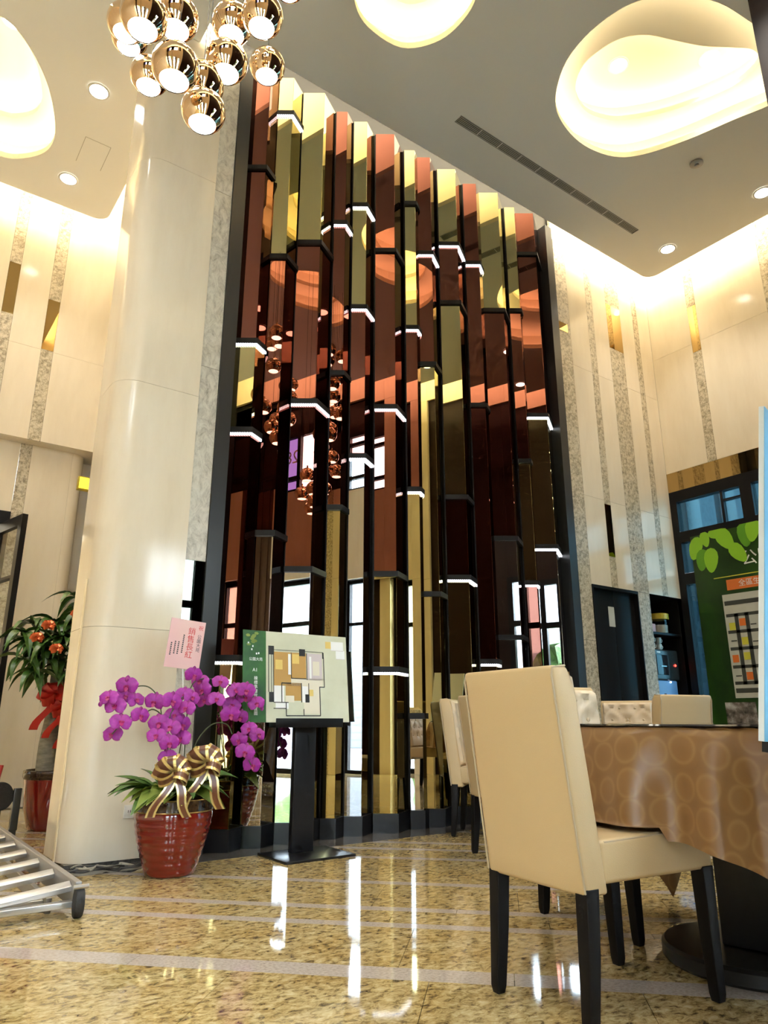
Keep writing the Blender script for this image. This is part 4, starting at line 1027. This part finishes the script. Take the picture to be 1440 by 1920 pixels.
# yellow sign box behind pier
ys=thing('light_box_sign','small yellow illuminated box sign projecting from behind the pier','sign',(1.60,7.35,3.02))
MB().box(-.10,-.03,0,.10,.03,.14).build('housing','sign_card_yellow',ys,bevel=.004)
MB().box(-.09,-.034,.012,.09,-.030,.128).build('face','sign_yellow',ys)
MB().box(.10,-.01,.05,.19,.01,.09).build('bracket','frame_grey',ys)

# ================================================================== NICHE THINGS
wd=thing('water_dispenser','black countertop water dispenser with red light in the niche','dispenser',(7.33,4.82,.90))
MB().box(-.24,-.13,.30,.24,.17,.64).build('body','machine_black',wd,bevel=.02)
MB().box(-.19,-.136,.36,.02,-.128,.58).build('window','glass_top',wd,bevel=.004)
MB().box(-.12,-.142,.45,-.02,-.135,.46).build('tap','steel',wd)
MB().box(-.20,-.12,0,.18,.17,.30).build('lower_body','machine_blue',wd,bevel=.01)
lo_=MB().lathe([(.014,0),(.011,.006)],seg=12).build('red_light','led_red',wd); lo_.location=(.16,-.133,.47); lo_.rotation_euler=(R(90),0,0)
lo_=MB().lathe([(.010,0),(.008,.006)],seg=12).build('blue_light','led_blue',wd); lo_.location=(.05,-.122,.285); lo_.rotation_euler=(R(90),0,0)
MB().box(-.09,-.122,.12,-.05,-.1195,.16).build('mark','ink_black',wd)
MB().box(-.17,-.131,.60,-.10,-.129,.615).build('logo_strip','print_white',wd)
cm=MB().lathe([(.028,0),(.033,.01),(.038,.065),(.036,.068),(.034,.06),(.030,.012)],seg=20,cap1=False).mesh('cup','cup_white',smooth=True)
hm=MB().tube([(.036,0,.05),(.055,0,.048),(.060,0,.033),(.052,0,.018),(.034,0,.016)],.005,6).mesh('handle','cup_white',smooth=True)
for p,lab in (((7.17,4.75,1.541),'white cup at the left of the dispenser top, lower of its stack'),((7.17,4.75,1.612),'white cup at the left of the dispenser top, upper of its stack'),((7.33,4.77,1.541),'white cup in the middle of the dispenser top, lower of its stack'),((7.33,4.77,1.612),'white cup in the middle of the dispenser top, upper of its stack')):
    t=thing('cup',lab,'cup',p,R(-15),'white cups on the dispenser'); obj('body',cm,t); obj('handle',hm,t)
jr=thing('plastic_jar','clear plastic jar with a yellow lid on the niche shelf','jar',(7.42,4.80,1.726))
MB().lathe([(.10,0),(.115,.01),(.115,.15),(.11,.165)],seg=28).build('body','jar_plastic',jr,smooth=True); MB().lathe([(.09,.006),(.10,.012),(.10,.10)],seg=24).build('contents','plan_pale',jr,smooth=True); MB().lathe([(.12,.165),(.122,.17),(.122,.225),(.115,.232)],seg=28).build('lid','yellow_lid',jr,smooth=True)
bx=thing('paper_packet','small pale packet on the niche shelf beside the jar','packet',(7.16,4.74,1.726))
MB().box(-.07,-.03,0,.07,.03,.10).build('wrapper','card_pink',bx,bevel=.01); MB().lathe([(.02,.10),(.02,.16),(.01,.18),(.01,.2)],seg=14).build('nozzle','white_plastic',bx,smooth=True)

# ================================================================== GREEN POSTER BY THE WINDOW
po=thing('poster_stand','tall green poster with leaves and a street map, by the right window','poster',(7.22,3.55,0))
PX=-.012
MB().box(-.01,-.62,.45,.01,.61,2.72).build('panel','poster_green',po)
MB().box(-.008,-.60,.02,.03,-.56,.45).build('leg','black_metal',po); MB().box(-.008,.55,.02,.03,.59,.45).build('leg','black_metal',po); MB().box(-.16,-.64,0,.16,-.52,.02).build('foot','black_metal',po); MB().box(-.16,.51,0,.16,.63,.02).build('foot','black_metal',po)
def pq(nm,y0,z0,y1,z1,mt,lay=1):
    e=-.010-.001*lay; MB().add([(e,y0,z0),(e,y0,z1),(e,y1,z1),(e,y1,z0)],[(0,1,2,3)]).build(nm,mt,po)
random.seed(14)
for li,(y,z,a,ln,mtl) in enumerate(((.56,2.58,-110,.26,'print_leaf'),(.50,2.44,-100,.24,'print_leaf_dark'),(.40,2.42,-95,.27,'print_leaf'),(.44,2.66,-80,.18,'print_leaf'),(.22,2.62,-60,.28,'print_leaf'),(.10,2.45,-55,.25,'print_leaf'),(.30,2.70,-10,.2,'print_leaf'),(.0,2.63,-90,.28,'print_leaf_dark'),(-.08,2.66,-100,.26,'print_leaf'),(-.22,2.55,-60,.22,'print_leaf'),(-.26,2.68,-20,.22,'print_leaf'),(-.42,2.6,-80,.24,'print_leaf'))):
    q=[]
    for k in range(14):
        t=k/14*2*math.pi; u=ln*.5*math.cos(t); v=ln*.29*math.sin(t)*(1-.25*math.cos(t)); aa=R(a)
        q.append((-.0125-.0004*li,y-(u*math.cos(aa)-v*math.sin(aa)),min(z+u*math.sin(aa)+v*math.cos(aa),2.74)))
    MB().add(q,[tuple(range(14))]).build('leaf_print',mtl,po)
text_mesh('公園大苑',.17,'poster_title','print_white',po,(-.0125,-.26,2.37),(R(90),0,R(-90)),extr=.0005)
MB().add([(-.0125,-.20+.06*math.cos(k/12*6.283),2.52+.06*math.sin(k/12*6.283)) for k in range(12)],[tuple(range(12))]).build('emblem','print_gold',po)
for y,z in ((.42,2.40),(.40,2.40),(.12,2.42),(.10,2.42)): pq('text_mark',y,z,y+.012,z+.014,'print_white')
pq('gold_rule',-.6,2.215,.40,2.225,'map_yellow')
pq('orange_bar',-.6,2.075,.27,2.185,'poster_orange')
text_mesh('全區生活機能圖',.075,'poster_text','print_white',po,(-.0135,-.12,2.13),(R(90),0,R(-90)),extr=.0003)
pq('map_field',-.58,.99,.335,2.035,'map_paper')
for z in (1.92,1.80,1.63,1.46,1.28,1.12,1.04): pq('map_road',-.58,z,.32,z+(.045 if z>1.9 or z<1.06 else .032),'map_road',2)
for y in (.235,.125,-.02,-.20,-.38): pq('map_road',y-.04,1.12,y,1.83,'map_road',2)
for y0,z0,mtl in ((.19,1.70,'poster_orange'),(.19,1.51,'map_yellow'),(.19,1.36,'map_yellow'),(.31,1.34,'poster_orange'),(.19,1.165,'poster_orange'),(.30,1.665,'map_yellow'),(-.06,1.52,'map_yellow')): pq('map_block',y0-.065,z0,y0,z0+.075,mtl,3)
for y0,z0 in ((.08,1.70),(.08,1.53),(.30,1.55),(.07,1.20),(.30,1.2),(-.08,1.7)): pq('map_text',y0-.06,z0,y0,z0+.012,'map_road',3)
pq('photo_print',.14,.58,.455,.95,'photo_print')

# ================================================================== BLUE BOARD AT THE RIGHT EDGE
bb=thing('display_board','pale edged blue board on a black easel at the right edge','board',(1.45,.69,0))
bp=thing('board_panel','','x'); del bp['label']; del bp['category']; bp.parent=bb
bz=Vector((.039,-.081,.675)).normalized(); bxv=Vector((math.cos(R(12)),math.sin(R(12)),0)); bxv=(bxv-bz*bxv.dot(bz)).normalized(); byv=bz.cross(bxv)
mm=Matrix((bxv,byv,bz)).transposed().to_4x4(); mm.translation=Vector((1.424-1.45,.729-.69,.741)); bp.matrix_local=mm
MB().box(0,-.005,0,.60,.005,.685).build('foam_core','foam_white',bp); MB().box(.002,-.0062,.0,.60,-.005,.685).build('printed_face','foam_blue',bp)
MB().box(.02,-.025,-.02,.60,.004,0).build('ledge','black_metal',bp)
for q in ((.22,-.10),(.48,-.02),(.42,-.30)): MB().tube([(.30,.06,.735),(q[0],q[1],0)],.014,8).build('easel_leg','black_metal',bb)
